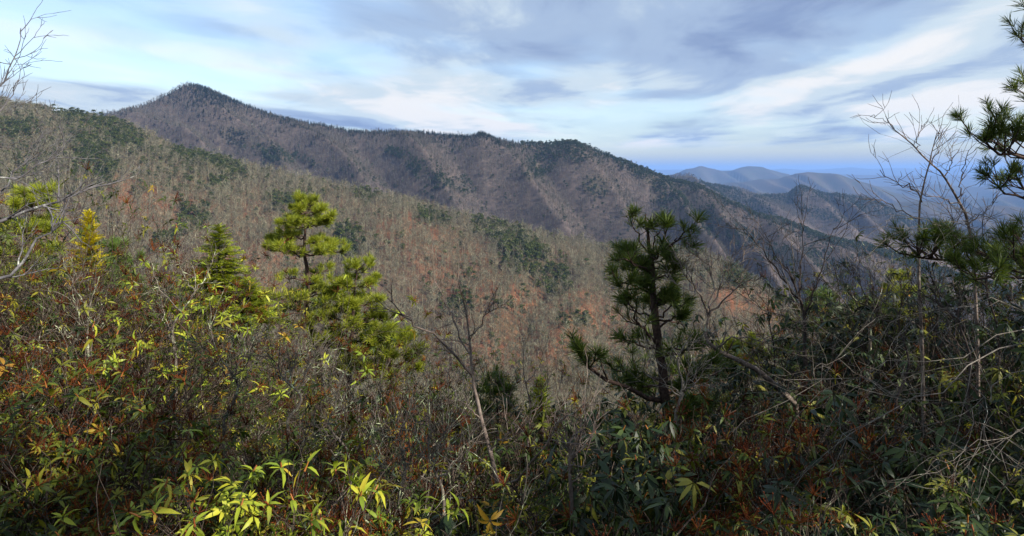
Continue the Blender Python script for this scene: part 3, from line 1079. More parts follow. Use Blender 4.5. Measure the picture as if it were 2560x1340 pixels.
NAMES = {'red': 'laurel_shrub', 'green': 'laurel_shrub', 'lichen': 'lichen_shrub', 'rhodo': 'rhododendron_shrub', 'brush': 'brush_shrub'}
LOOK = {'red': 'rust-red fruiting laurel', 'green': 'leafy green laurel', 'lichen': 'lichen-crusted bare shrub', 'rhodo': 'rhododendron with drooping leaves', 'brush': 'sparse twiggy bush'}
MARKS = [(-100, 'edge tree with grey limbs'), (90, 'yellow-green pine behind grey limbs'), (225, 'gold spire'), (400, 'tall upright laurel'), (550, 'conical hemlock'), (765, 'tallest yellow-green pine'), (960, 'low bushy pine'), (1190, 'slender leafless sapling'), (1350, 'small yellow-green conifer'), (1640, 'dark open pine'), (1800, 'leaning lichen trunk'), (2010, 'upright dark stems'), (2180, 'lichen-flecked tree'), (2310, 'tall straight stem'), (2440, 'leaning forked stem'), (2800, 'large dark edge pine')]
ORD = ['first', 'second', 'third', 'fourth', 'fifth', 'sixth', 'seventh', 'eighth']


def place_shrub(kind, x, y, height, rad, R, row):
    H0 = 1.5 if height < 2.1 else 3.1
    lst, r0 = SHRUBS[(kind, H0)]
    st, fo, se = lst[int(R.integers(len(lst)))]
    px = x / y * F + 1280
    mk = min(MARKS, key=lambda q: abs(q[0] - px))[1]
    lab = '%s below the %s, %s row of shrubs downhill' % (LOOK[kind], mk, ORD[row])
    t = thing(NAMES[kind], lab, 'shrub', (x, y, float(near_h(x, y)) - .03), lab.split(',')[0])
    s = height / H0
    w = min(1.25, max(rad / r0, .8))
    t.scale = (w, w * R.uniform(.9, 1.1), s)
    t.rotation_euler = (R.normal(0, .05), R.normal(0, .05), R.uniform(0, 6.28))
    obj('stems', st, t)
    obj('foliage', fo, t, kind='stuff')
    if se:
        obj('seed_heads', se, t, kind='stuff')
    return t


TOPLINE = [(-400, 520), (0, 575), (120, 610), (250, 655), (330, 690), (430, 690), (560, 775), (640, 775), (700, 815), (850, 845), (960, 915), (1080, 925), (1200, 940), (1300, 990), (1400, 1030), (1480, 1030), (1530, 1000), (1620, 1010), (1740, 930), (1800, 875), (1900, 850), (1990, 800), (2080, 750), (2200, 705), (2350, 680), (2560, 640), (3000, 560)]


def bank_shrubs():
    R = np.random.default_rng(89)
    for px, top, d, kind in [(-120, 440, 6.6, 'green'), (-20, 485, 7.4, 'green'), (60, 510, 8.2, 'green'), (150, 535, 7.0, 'red'), (215, 645, 9.2, 'red'), (300, 650, 8.0, 'red'), (360, 660, 9.4, 'green'), (20, 640, 6.0, 'red'), (230, 690, 6.2, 'green'), (100, 690, 5.4, 'green'), (350, 720, 6.3, 'red'), (2480, 620, 8.4, 'rhodo'), (2380, 650, 9.2, 'green'), (2580, 600, 7.2, 'rhodo'), (2300, 690, 8.0, 'rhodo'), (2200, 700, 9.6, 'green'), (2120, 730, 8.4, 'rhodo')]:
        q = Pt(px, top, d)
        h = q[2] - float(near_h(q[0], q[1]))
        place_shrub(kind, q[0], q[1], h, R.uniform(.85, 1.15), R, int(np.clip((d - 3.4) / 1.1, 0, 7)))


def fill_shrubs():
    R = np.random.default_rng(88)
    tl = np.array(TOPLINE, float)
    rows = [3.4, 4.1, 4.9, 5.8, 6.9, 8.1, 9.5, 11.0]
    for ri, d in enumerate(rows):
        f = ri / (len(rows) - 1)
        x0 = (-330 - 1280) / F * d; x1 = (2900 - 1280) / F * d
        step = 0.46 + 0.042 * d
        nx = int((x1 - x0) / step)
        for i in range(nx + 1):
            x = x0 + (i + .5 * (ri % 2)) * step + R.normal(0, .15)
            y = d + R.normal(0, .16 * step)
            px = x / y * F + 1280
            L = np.interp(px, tl[:, 0], tl[:, 1])
            top = L + (1290 - L) * (1 - f) ** 1.7 + R.normal(0, 16) + 4
            ztop = (HY - top) / F * y
            h = ztop - float(near_h(x, y))
            if h < .55:
                h = .55
            h = min(h * 1.08, 4.6)
            u = R.random()
            if px < 700:
                kind = 'red' if u < .46 else 'green' if u < .88 else 'brush' if u < .92 else 'lichen'
            elif px < 1460:
                kind = 'lichen' if u < .12 else 'red' if u < .42 else 'green' if u < .90 else 'brush'
            elif px < 1790:
                kind = 'rhodo' if u < .62 else 'red' if u < .8 else 'brush'
            elif px < 2060:
                kind = 'red' if u < .45 else 'green' if u < .7 else 'rhodo'
            else:
                kind = 'rhodo' if u < .42 else 'green' if u < .6 else 'brush' if u < .85 else 'lichen'
            if 800 < px < 1300 and ri <= 4 and R.random() < .38:
                kind = 'lichen'
            if px < 420 and ri < 5 and R.random() < .25:
                kind = 'red'
            if kind == 'lichen' and (ri > 4 or not 780 < px < 1320):
                kind = 'brush' if u * 97 % 1 < .4 else 'green'
            place_shrub(kind, x, y, h, R.uniform(.62, .92) * (0.72 + 0.045 * d), R, ri)


fill_shrubs()
bank_shrubs()


# ------------------------------------------------------------------ shrubs whose leaves show one by one
def hero_shrub(name, label, px, py_top, d, rad, kind, leafm, leafsize, seed, nwh=34, seeds=0.0, stems=6, hmax=2.6):
    top = Pt(px, py_top, d)
    gz = float(near_h(top[0], top[1]))
    H = float(np.clip(top[2] - gz, .6, hmax))
    R = np.random.default_rng(seed)
    t = thing(name, label, 'shrub', (top[0], top[1], gz - .03))
    g, tips, R = shrub_parts(seed, H * .98, rad, kind, stems=stems, depth=2 if nwh > 60 else 3)
    obj('stems', g.mesh('stems', M['stem'], True), t)
    tips = [q for q in tips if q[0][2] > H * .3]
    # the whorls facing the open air carry the single leaves
    tips.sort(key=lambda q: -(q[0][2] - .55 * q[0][1]))
    front, back = tips[:nwh], tips[nwh:]
    leaves = LEAF_RHODO if kind == 'rhodo' else LEAF_LAUREL
    key = (kind, leafm)
    if key not in HERO_LEAVES:
        ms = []
        for V, T, Q in leaves:
            g2 = Geo(); g2.add(V, T, Q); ms.append(g2.mesh('leaf', M[leafm], True))
        HERO_LEAVES[key] = ms
    ms = HERO_LEAVES[key]
    A = align(front, R, .35, .9 if kind == 'rhodo' else .45)
    cnt = 0
    for (p, dv), fr in zip(front, A):
        for Mx in whorl_frames(R, kind):
            if cnt >= 295:
                break
            Mm = fr @ Mx * leafsize
            q = p + Mm[:, 0] * .06
            o = obj('leaf', ms[int(R.integers(len(ms)))], t)
            o.matrix_local = Matrix(((Mm[0, 0], Mm[0, 1], Mm[0, 2], q[0]), (Mm[1, 0], Mm[1, 1], Mm[1, 2], q[1]), (Mm[2, 0], Mm[2, 1], Mm[2, 2], q[2]), (0, 0, 0, 1)))
            cnt += 1
    fol = Geo()
    if back:
        wt_ = WH_R if kind == 'rhodo' else WH_L
        A = align(back, R, .4, .6)
        k = R.integers(0, len(wt_), len(back))
        for j, w in enumerate(wt_):
            m = k == j
            if m.any():
                fol.inst(w, A[m] * leafsize, np.array([q[0] for q, z in zip(back, m) if z]), R.random(m.sum()))
        obj('inner_foliage', fol.mesh('inner_foliage', M[leafm]), t, kind='stuff')
    if seeds:
        sd = Geo()
        pick = [q for q in tips if R.random() < seeds]
        A = align(pick, R, .3, .9)
        sd.inst(SEED[0], A * .09, np.array([q[0] for q in pick]), R.random(len(pick)))
        obj('seed_heads', sd.mesh('seed_heads', M['seed']), t, kind='stuff')
    bt = Geo()
    for (p, dv) in front:
        bt.tube([p - dv * .02, p + dv * .03], [.006, .003], 4, R.random())
    obj('buds', bt.mesh('buds', M['bud']), t, kind='stuff')
    return t


HERO_LEAVES = {}
hero_shrub('laurel_shrub', 'sunlit laurel with bright yellow-green drooping leaves, the brightest low shrub', 640, 1095, 3.5, .5, 'laurel', 'laurel_painted_sun', .085, 901, 36)
hero_shrub('laurel_shrub', 'second sunlit yellow-green laurel beside the brightest low shrub', 760, 1165, 3.35, .45, 'laurel', 'laurel_painted_sun', .085, 911, 36)
hero_shrub('laurel_shrub', 'small sunlit laurel tucked between the two bright low laurels', 695, 1125, 3.45, .42, 'laurel', 'laurel_painted_sun', .075, 912, 36)
hero_shrub('laurel_shrub', 'dark green laurel with broad leaves and rusty seed heads below the gold spire', 150, 880, 4.3, .7, 'laurel', 'laurel', .085, 902, 36, .6)
hero_shrub('laurel_shrub', 'green laurel with drooping leaf whorls between the bright laurel and the lichen shrubs', 420, 1010, 4.0, .65, 'laurel', 'laurel', .08, 903, 36, .4)
hero_shrub('rhododendron_shrub', 'rhododendron with long hanging leaves just below the dark pine trunk', 1600, 1075, 4.7, .62, 'rhodo', 'rhodo', 0.15, 904, 34)
hero_shrub('rhododendron_shrub', 'rhododendron with a few yellowed leaves right of the dark pine base', 1740, 985, 5.6, .75, 'rhodo', 'rhodo', 0.15, 905, 34)
hero_shrub('laurel_shrub', 'laurel full of orange-brown seed heads with yellow-green leaf tips beside the rhododendrons', 1880, 1060, 4.3, .62, 'laurel', 'laurel', .08, 906, 36, .95)
hero_shrub('rhododendron_shrub', 'low dark broad-leaved bush in deep shade below the hanging twigs', 2420, 1115, 4.2, .75, 'laurel', 'rhodo', .09, 907, 36)
hero_shrub('rhododendron_shrub', 'second low dark broad-leaved bush in deep shade beside its twin', 2240, 1180, 3.8, .6, 'laurel', 'rhodo', .085, 908, 36)
hero_shrub('laurel_shrub', 'tall upright laurel with yellowish tips beside the dark hemlock', 400, 592, 7.2, .62, 'laurel', 'laurel_painted_sun', .085, 909, 36, .5, 6, 3.4)


# ------------------------------------------------------------------ pines with needle clusters
def tuft_mesh(seed, mat, n=46, cone=1.25, length=1.0, back=.55, width=.024):
    R = np.random.default_rng(seed)
    g = Geo()
    for i in range(n):
        a = R.uniform(0, 6.28)
        th = cone * R.random() ** .6
        d = np.array([math.sin(th) * math.cos(a), math.sin(th) * math.sin(a), math.cos(th)])
        b = np.array([0, 0, -back * R.random()])
        Ln = length * R.uniform(.75, 1.1)
        e = b + d * Ln + np.array([0, 0, .12 * math.sin(th)])
        s = unit(np.cross(d, R.normal(0, 1, 3))) * width
        mid = b + (e - b) * .55 + unit(np.cross(s, d)) * .02
        g.add(np.array([b - s * .6, b + s * .6, mid + s, mid - s, e]), np.array([[3, 2, 4]]), np.array([[0, 1, 2, 3]]), R.random())
    return g.mesh('needle_cluster', mat)


TUFTS = {k: [tuft_mesh(70 + i, M[k], n=(44, 54, 36)[i], cone=(1.25, 1.5, 1.0)[i], back=(.6, .4, .9)[i]) for i in range(3)] for k in ('needle_painted_sun', 'needle_green', 'needle_dark')}


def pine(name, label, trunk, r0, branches, needles, tuft, seed, bark='pine_bark', dead=(), ground_base=True):
    """trunk: control points from low to high; branches: (polyline, shoots, base radius)"""
    R = np.random.default_rng(seed)
    tp = curve(trunk, 22)
    b = tp[0].copy()
    if ground_base:
        b = np.array([tp[0][0], tp[0][1], float(near_h(tp[0][0], tp[0][1])) - .1])
        tp = np.vstack([b, tp])
    root = thing(name, label, 'pine tree', b)
    wob = R.normal(0, r0 * .12, tp.shape); wob[0] = 0
    g = Geo(); g.tube(tp + wob, [r0, r0 * .8, r0 * .5, r0 * .12], 9)
    obj('trunk', g.mesh('trunk', M[bark], True, b), root)
    for poly, shoots, br in branches:
        bp = curve(poly, 9)
        bp[1:-1] += R.normal(0, .018, bp[1:-1].shape)
        g = Geo(); g.tube(bp, [br, br * .35], 6)
        tl = []
        Ln = np.linalg.norm(np.diff(bp, axis=0), axis=1).sum()
        end = unit(bp[-1] - bp[-2])
        tl.append((bp[-1], unit(end + np.array([0, 0, .35]))))
        for k in range(shoots):
            t = R.uniform(.28, .98) if shoots > 3 else R.uniform(.55, .98)
            f = t * 8; i = min(int(f), 7)
            q = bp[i] + (bp[i + 1] - bp[i]) * (f - i)
            dv = unit(bp[i + 1] - bp[i])
            side = unit(np.cross(dv, [0, 0, 1])) * (1 if k % 2 else -1)
            nd = unit(dv * R.uniform(.35, .9) + side * R.uniform(.3, 1.0) + np.array([0, 0, R.uniform(.0, .75)]))
            sl = min(.5, Ln * .42) * R.uniform(.35, 1.0) * (1.15 - .5 * t)
            m1 = q + nd * sl * .55 + R.normal(0, .012, 3)
            e = m1 + unit(nd + np.array([0, 0, .55])) * sl * .5
            g.tube([q, m1, e], [br * .38, max(.004, br * .2)], 4)
            tl.append((e, unit(e - m1 + np.array([0, 0, .2 * sl]))))
            if R.random() < .55:
                e2 = m1 + unit(nd + R.normal(0, .5, 3) + np.array([0, 0, .3])) * sl * .45
                g.tube([m1, e2], [br * .25, .004], 4)
                tl.append((e2, unit(e2 - m1)))
        bo = obj('branch', g.mesh('branch', M[bark], True, b), root)
        for p, dv in tl:
            fr = frame_from_z(unit(dv + R.normal(0, .15, 3)))
            a = R.uniform(0, 6.28); c, s = math.cos(a), math.sin(a)
            sc = tuft * R.uniform(.75, 1.15)
            Mm = fr @ np.array([[c, -s, 0], [s, c, 0], [0, 0, 1]]) * sc
            q = p - b
            o = obj('needle_cluster', TUFTS[needles][int(R.integers(3))], bo)
            o.matrix_local = Matrix(((Mm[0, 0], Mm[0, 1], Mm[0, 2], q[0]), (Mm[1, 0], Mm[1, 1], Mm[1, 2], q[1]), (Mm[2, 0], Mm[2, 1], Mm[2, 2], q[2]), (0, 0, 0, 1)))
    for poly, br in dead:
        g = Geo()
        bp = curve(poly, 9)
        bp[1:-1] += R.normal(0, .035, bp[1:-1].shape)
        g.tube(bp, [br * .8, br * .25], 5)
        sp = dict(wig=.16, up=-.02, ang=.8, ratio=(.45, .75), nc=(2, 3), rmin=.0016, t0=.2)
        for k in range(int(R.integers(6, 10))):
            t = R.uniform(.15, .98); f = t * 8; i = min(int(f), 7)
            q = bp[i] + (bp[i + 1] - bp[i]) * (f - i)
            dv = unit(bp[i + 1] - bp[i])
            nd = unit(dv + R.normal(0, .65, 3))
            grow(g, q, nd, np.linalg.norm(bp[-1] - bp[0]) * R.uniform(.10, .22), br * .5, 2, R, sp)
        obj('dead_branch', g.mesh('dead_branch', M['dead_twig'], True, b), root)
    return root


def on_line(P, t):
    P = np.asarray(P, float)
    f = t * (len(P) - 1); i = min(int(f), len(P) - 2)
    return P[i] + (P[i + 1] - P[i]) * (f - i)


def whorled(trunk, spec, seed):
    """branches all round a trunk.  spec: (height 0..1, count, reach, rise, shoots, radius)"""
    R = np.random.default_rng(seed)
    tp = curve(trunk, 22)
    out = []
    for t, n, reach, rise, shoots, br in spec:
        a0 = R.uniform(0, 6.28)
        for k in range(n):
            p = on_line(tp, min(1, max(0, t + R.normal(0, .02))))
            az = a0 + k * 6.283 / n + R.normal(0, .3)
            L = reach * R.uniform(.75, 1.15)
            h = np.array([math.cos(az), math.sin(az), 0])
            m = p + h * L * .55 + np.array([0, 0, rise * L * .3])
            e = p + h * L + np.array([0, 0, rise * L])
            out.append(([p, m, e], shoots, br))
    return out


# the dark pine right of centre
d = 7.4
tr = pts3([(1668, 1030), (1655, 930), (1642, 830), (1635, 740), (1630, 660), (1620, 590), (1612, 535)], d)
br = []


def B(lst, shoots, r, d0=d):
    br.append((pts3(lst, d0), shoots, r))


B([(1652, 1000, 7.4), (1590, 985, 7.2), (1520, 945, 7.0), (1470, 915, 6.9), (1448, 880, 6.8)], 10, .03)
B([(1655, 950, 7.4), (1600, 935, 7.7), (1540, 925, 8.0)], 6, .018)
B([(1650, 900, 7.4), (1700, 880, 7.1), (1745, 870, 6.9)], 5, .018)
B([(1655, 960, 7.4), (1720, 950, 7.0), (1765, 925, 6.7)], 8, .022)
B([(1660, 985, 7.4), (1740, 960, 7.8), (1800, 925, 8.1)], 8, .02)
B([(1640, 860, 7.4), (1600, 810, 7.2), (1572, 740, 7.0)], 7, .02)
B([(1640, 830, 7.4), (1690, 800, 7.6), (1712, 830, 7.8)], 5, .014)
B([(1640, 790, 7.4), (1680, 770, 7.2), (1690, 765, 7.1)], 3, .012)
B([(1634, 740, 7.4), (1580, 715, 7.2), (1540, 705, 7.1)], 7, .016)
B([(1634, 720, 7.4), (1600, 690, 7.6), (1560, 665, 7.8)], 5, .014)
B([(1634, 700, 7.4), (1670, 690, 7.3), (1690, 680, 7.2)], 3, .012)
B([(1632, 690, 7.4), (1585, 660, 7.1), (1535, 650, 6.9)], 6, .016)
B([(1631, 650, 7.4), (1590, 640, 7.5), (1545, 640, 7.6)], 5, .014)
B([(1630, 640, 7.4), (1680, 610, 7.3), (1705, 590, 7.2), (1730, 570, 7.1)], 3, .015)
B([(1630, 650, 7.4), (1660, 600, 7.3), (1655, 545, 7.2)], 3, .014)
B([(1665, 625, 7.35), (1690, 600, 7.2), (1712, 605, 7.1)], 1, .009)
B([(1632, 650, 7.4), (1600, 600, 7.3), (1575, 545, 7.2)], 3, .013)
B([(1628, 630, 7.4), (1640, 590, 7.2), (1665, 555, 7.0)], 2, .010)
B([(1622, 610, 7.4), (1618, 570, 7.3), (1600, 560, 7.2)], 2, .010)
br += whorled(tr, [(.12, 3, .5, .25, 5, .016), (.25, 3, .42, .25, 4, .015), (.38, 2, .36, .3, 4, .014), (.46, 3, .28, .3, 4, .012), (.55, 3, .3, .35, 4, .013), (.62, 3, .26, .35, 4, .012), (.7, 3, .26, .4, 3, .012), (.02, 4, .5, .2, 6, .016)], 17)
pine('pine_tree', 'dark green pine with open crown and one long limb, standing above the rhododendrons', tr, .06, br, 'needle_dark', .14, 41)

# the sunlit yellow-green pines left of centre
d = 12.5
tr = pts3([(800, 960), (790, 860), (765, 780), (770, 700), (760, 620), (765, 560), (766, 508)], d)
spec = [(.30, 5, .8, .05, 13, .02), (.42, 6, .7, .08, 13, .02), (.53, 4, .5, .1, 7, .018), (.63, 7, .66, .12, 14, .018), (.72, 4, .4, .2, 7, .016), (.83, 6, .5, .2, 12, .014), (.92, 5, .38, .3, 8, .012), (.98, 4, .2, .8, 4, .01)]
pine('pine_tree', 'tallest sunlit yellow-green pine with tiered needle clumps', tr, .06, whorled(tr, spec, 5), 'needle_painted_sun', .125, 42)
tr = pts3([(870, 980), (875, 900), (880, 820), (885, 740), (895, 660)], 12.2)
spec = [(.28, 4, .65, .02, 12, .02), (.42, 6, .68, .05, 14, .02), (.55, 6, .6, .1, 13, .018), (.68, 6, .5, .15, 12, .016), (.82, 6, .4, .3, 9, .014), (.94, 5, .25, .7, 4, .01)]
pine('pine_tree', 'broad sunlit yellow-green pine leaning against the tallest pine', tr, .055, whorled(tr, spec, 6), 'needle_painted_sun', .125, 43)
tr = pts3([(975, 1010), (975, 930), (970, 870), (965, 830)], 11.6)
spec = [(.38, 6, .6, .02, 9, .018), (.6, 6, .58, .08, 9, .016), (.82, 6, .42, .2, 7, .013), (.97, 4, .2, .5, 3, .01)]
pine('pine_tree', 'low bushy yellow-green pine on the downhill side of the sunlit pines', tr, .05, whorled(tr, spec, 7), 'needle_painted_sun', .125, 44)
# left edge pine behind the grey limbs
tr = pts3([(60, 720), (70, 620), (78, 540), (85, 485)], 10.5)
spec = [(.05, 5, .6, .1, 8, .018), (.25, 5, .55, .1, 8, .018), (.5, 6, .5, .15, 8, .016), (.75, 5, .35, .25, 6, .013), (.95, 4, .2, .6, 3, .01)]
pine('pine_tree', 'yellow-green pine behind the bare grey limbs', tr, .05, whorled(tr, spec, 8), 'needle_painted_sun', .14, 45)
tr = pts3([(300, 780), (300, 700), (290, 650), (285, 612)], 11)
spec = [(.08, 5, .4, .1, 6, .014), (.3, 5, .35, .15, 5, .014), (.6, 5, .3, .25, 5, .012), (.9, 4, .18, .5, 3, .01)]
pine('pine_tree', 'small green pine beside the gold spire', tr, .035, whorled(tr, spec, 9), 'needle_green', .14, 46)
tr = pts3([(1245, 1080), (1243, 1010), (1240, 955)], 8.5)
spec = [(.4, 4, .22, .3, 4, .01), (.75, 4, .18, .4, 3, .009), (.97, 3, .1, .8, 1, .007)]
pine('pine_tree', 'tiny pine sapling beside the slender leafless sapling', tr, .02, whorled(tr, spec, 10), 'needle_green', .13, 47)
# green pines in the dip at right
for i, (px, y0, y1, d, reach, ndl, lab) in enumerate([(2050, 900, 740, 13, .75, 'needle_green', 'rounded green pine top between the two leafless trees at right'), (2250, 860, 690, 15, .6, 'needle_painted_sun', 'light green pine top behind the tall leafless stems'), (1860, 990, 858, 14, .85, 'needle_painted_sun', 'low yellow-green pine crown beneath the leaning lichen trunk'), (2160, 900, 770, 11, .7, 'needle_dark', 'dark bushy pine top behind the hanging twigs')]):
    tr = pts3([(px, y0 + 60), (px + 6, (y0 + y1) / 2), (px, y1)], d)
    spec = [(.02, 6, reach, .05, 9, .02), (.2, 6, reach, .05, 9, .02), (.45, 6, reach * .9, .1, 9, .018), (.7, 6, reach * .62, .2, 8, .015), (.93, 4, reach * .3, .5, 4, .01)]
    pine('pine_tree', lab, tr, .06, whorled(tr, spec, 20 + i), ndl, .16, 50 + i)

# the big pine whose limbs reach in at the right edge
d = 6.2
tr = [np.array([6.5, 6.4, -4.0]), np.array([6.4, 6.3, -1.5]), np.array([6.35, 6.3, 1.2]), np.array([6.3, 6.2, 3.2]), np.array([6.3, 6.2, 5.2])]
br = []
for lst, sh, r in [
        ([(3005, 150, 6.3), (2665, 130, 6.0), (2575, 115, 5.8), (2540, 88, 5.7)], 5, .014),
        ([(3005, 60, 6.3), (2685, 70, 6.0), (2590, 65, 5.9)], 5, .014),
        ([(3005, 270, 6.3), (2685, 260, 6.1), (2605, 240, 5.9), (2555, 205, 5.8)], 4, .012),
        ([(3005, 300, 6.3), (2685, 275, 6.0), (2590, 262, 5.8)], 2, .010),
        ([(3005, 420, 6.3), (2645, 395, 6.0), (2525, 390, 5.8), (2460, 345, 5.7)], 16, .022),
        ([(3005, 410, 6.3), (2665, 370, 6.4), (2565, 350, 6.5), (2505, 325, 6.6)], 14, .02),
        ([(3005, 400, 6.3), (2685, 350, 5.9), (2585, 325, 5.7)], 10, .016),
        ([(3005, 540, 6.3), (2685, 520, 6.0), (2565, 500, 5.8), (2495, 465, 5.7)], 12, .02),
        ([(3005, 560, 6.3), (2685, 520, 6.5), (2585, 480, 6.6), (2525, 440, 6.7)], 11, .018),
        ([(2975, 700, 6.3), (2655, 660, 6.0), (2495, 650, 5.8), (2345, 655, 5.7), (2285, 640, 5.6)], 30, .024),
        ([(2975, 690, 6.3), (2655, 650, 6.4), (2515, 640, 6.6), (2375, 620, 6.7)], 30, .022),
        ([(2975, 720, 6.3), (2655, 700, 5.8), (2555, 690, 5.5), (2435, 700, 5.3)], 24, .02)]:
    br.append((pts3(lst), sh, r))
br += whorled(tr, [(.45, 5, 1.0, .05, 12, .03), (.6, 6, 1.1, .1, 14, .03), (.72, 6, 1.1, .12, 14, .028), (.84, 6, 1.0, .2, 14, .024), (.95, 5, .7, .4, 9, .016)], 23)
dead = []
for lst, r in [
        ([(2960, 640, 6.3), (2600, 600, 5.8), (2450, 590, 5.5), (2330, 560, 5.3)], 0.0050),
        ([(2960, 560, 6.3), (2600, 560, 5.7), (2480, 540, 5.4), (2380, 555, 5.2)], 0.0044),
        ([(2940, 760, 6.0), (2560, 850, 4.9), (2400, 945, 4.6), (2290, 985, 4.4), (2190, 1075, 4.3), (2065, 1210, 4.2)], 0.0066),
        ([(2940, 740, 6.0), (2500, 850, 5.2), (2330, 890, 5.0), (2150, 930, 4.9), (1960, 950, 4.8)], 0.0055),
        ([(2940, 850, 6.0), (2560, 920, 4.7), (2470, 985, 4.4), (2400, 1040, 4.3)], 0.0050),
        ([(2940, 980, 6.0), (2580, 1060, 4.3), (2500, 1090, 4.0), (2400, 1135, 3.9)], 0.0050),
        ([(2940, 700, 6.0), (2560, 760, 5.2), (2420, 760, 5.0), (2300, 800, 4.9), (2200, 850, 4.8)], 0.0055)]:
    dead.append((pts3(lst), r))
pine('pine_tree', 'large dark pine reaching in from the side with needled limbs above and dead twigs below', tr, .16, br, 'needle_dark', .112, 48, dead=dead)


# ------------------------------------------------------------------ hemlock and golden spire
def bough_mesh(seed, mat):
    """a flat drooping conifer bough of unit length with short needles"""
    R = np.random.default_rng(seed)
    g = Geo()
    tw = []
    for i in range(15):
        t = .12 + .86 * i / 14
        q = np.array([t, 0, -.16 * t * t])
        for sgn in (-1, 1):
            L = .40 * (1.06 - t) * R.uniform(.7, 1.2) + .05
            a = R.uniform(.6, .95)
            d = unit([math.cos(a), sgn * math.sin(a), R.normal(-.1, .12)])
            tw.append((q, d, L))
    tw.append((np.zeros(3), unit([1, 0, -.08]), 1.0))
    for q, d, L in tw:
        n = max(5, int(L * 34))
        s = unit(np.cross(d, [0, 0, 1]))
        for k in range(n):
            p = q + d * L * (k + .5) / n + R.normal(0, .006, 3)
            sg = 1 if k % 2 else -1
            e = p + (d * .6 + s * sg) * .075 * R.uniform(.7, 1.2) + np.array([0, 0, R.normal(.008, .02)])
            w = d * .024
            g.add(np.array([p - w, p + w, e]), np.array([[0, 1, 2]]), None, R.random())
        g.add(np.array([q + s * .004, q - s * .004, q + d * L]), np.array([[0, 1, 2]]), None, 0.2)
    return g.mesh('bough', mat)


def spire(name, label, cat, px, ytop, ybase, d, width, mat, seed, nb=70, up=.0, power=.8, lean=0.0):
    R = np.random.default_rng(seed)
    top = Pt(px, ytop, d); low = Pt(px, ybase, d)
    H = top[2] - low[2]
    gz = float(near_h(low[0], low[1])) - .1
    b = np.array([low[0], low[1], gz])
    root = thing(name, label, cat, b)
    g = Geo()
    tp = [b, low, low + (top - low) * .6 + np.array([lean * .3, 0, 0]), top]
    g.tube(tp, [.06, .04, .02, .004], 7)
    obj('trunk', g.mesh('trunk', M['stem'], True, b), root)
    bm = [bough_mesh(seed * 10 + i, M[mat]) for i in range(4)]
    for i in range(nb):
        t = (i / nb) ** .85
        p = low + (top - low) * t - b
        L = width * (1 - t) ** power * R.uniform(.72, 1.2) + .07
        az = i * 2.4 + R.normal(0, .3)
        el = up + .55 * t ** 2 + R.normal(-.05, .12)
        o = obj('bough', bm[int(R.integers(4))], root)
        o.location = tuple(p)
        o.rotation_euler = (R.normal(0, .2), -el, az)
        o.scale = (L, L * R.uniform(.8, 1.1), L)
    return root


spire('hemlock_tree', 'conical dark green hemlock with yellowish branch tips', 'hemlock tree', 548, 562, 800, 9.5, .58, 'hemlock', 3, 190)
spire('hemlock_tree', 'low yellow-green hemlock nestling against the conical hemlock', 'hemlock tree', 622, 700, 810, 9.2, .42, 'hemlock', 4, 110, .1)
spire('golden_conifer', 'narrow golden-yellow spire of a young conifer', 'conifer', 222, 532, 690, 9.8, .22, 'gold', 5, 110, .45, .6)
spire('golden_conifer', 'small yellow-green conifer tip in the gap left of the dark pine', 'conifer', 1352, 950, 1070, 9.0, .18, 'hemlock', 6, 60, .6, .6)


# ------------------------------------------------------------------ leafless trees and saplings
def sapling(name, label, trunk, r0, limbs, mat, seed, depth=3, twig=.32, nside=7, ground_base=True, cat='tree', dens=1.0, up=.05):
    R = np.random.default_rng(seed)
    tp = curve(trunk, 18)
    if ground_base:
        b = np.array([tp[0][0], tp[0][1], float(near_h(tp[0][0], tp[0][1])) - .1])
        tp = np.vstack([b, tp])
    else:
        b = tp[0].copy()
    root = thing(name, label, cat, b)
    g = Geo(); g.tube(tp + np.vstack([np.zeros(3), R.normal(0, r0 * .1, (len(tp) - 1, 3))]), [r0, r0 * .75, r0 * .45, max(.003, r0 * .12)], 7)
    sp = dict(wig=.15, up=up, ang=.62, ratio=(.5, .78), nc=(2, 3), rmin=.0026, t0=.25)
    L0 = np.linalg.norm(tp[-1] - tp[0])
    if r0 > 0:
        for k in range(int(nside * dens)):
            t = R.uniform(.45, .98); q = on_line(tp, t)
            dv = unit(on_line(tp, min(1, t + .05)) - on_line(tp, t - .05))
            nd = unit(dv + R.normal(0, .6, 3))
            grow(g, q, nd, twig * R.uniform(.5, 1.0), max(.003, r0 * .22), depth - 1, R, sp)
    obj('trunk', g.mesh('trunk', M[mat], True, b), root)
    for poly, r in limbs:
        bp = curve(poly, 12)
        bp[1:-1] += R.normal(0, .012, bp[1:-1].shape)
        g = Geo(); g.tube(bp, [r, r * .6, max(.0028, r * .22)], 5)
        for k in range(int(nside * dens)):
            t = R.uniform(.22, .99); q = on_line(bp, t)
            dv = unit(on_line(bp, min(1, t + .08)) - on_line(bp, max(0, t - .08)))
            nd = unit(dv + R.normal(0, .55, 3))
            grow(g, q, nd, twig * R.uniform(.45, 1.0), max(.0028, r * .42), depth - 1, R, sp)
        obj('branch', g.mesh('branch', M[mat], True, b), root)
    return root


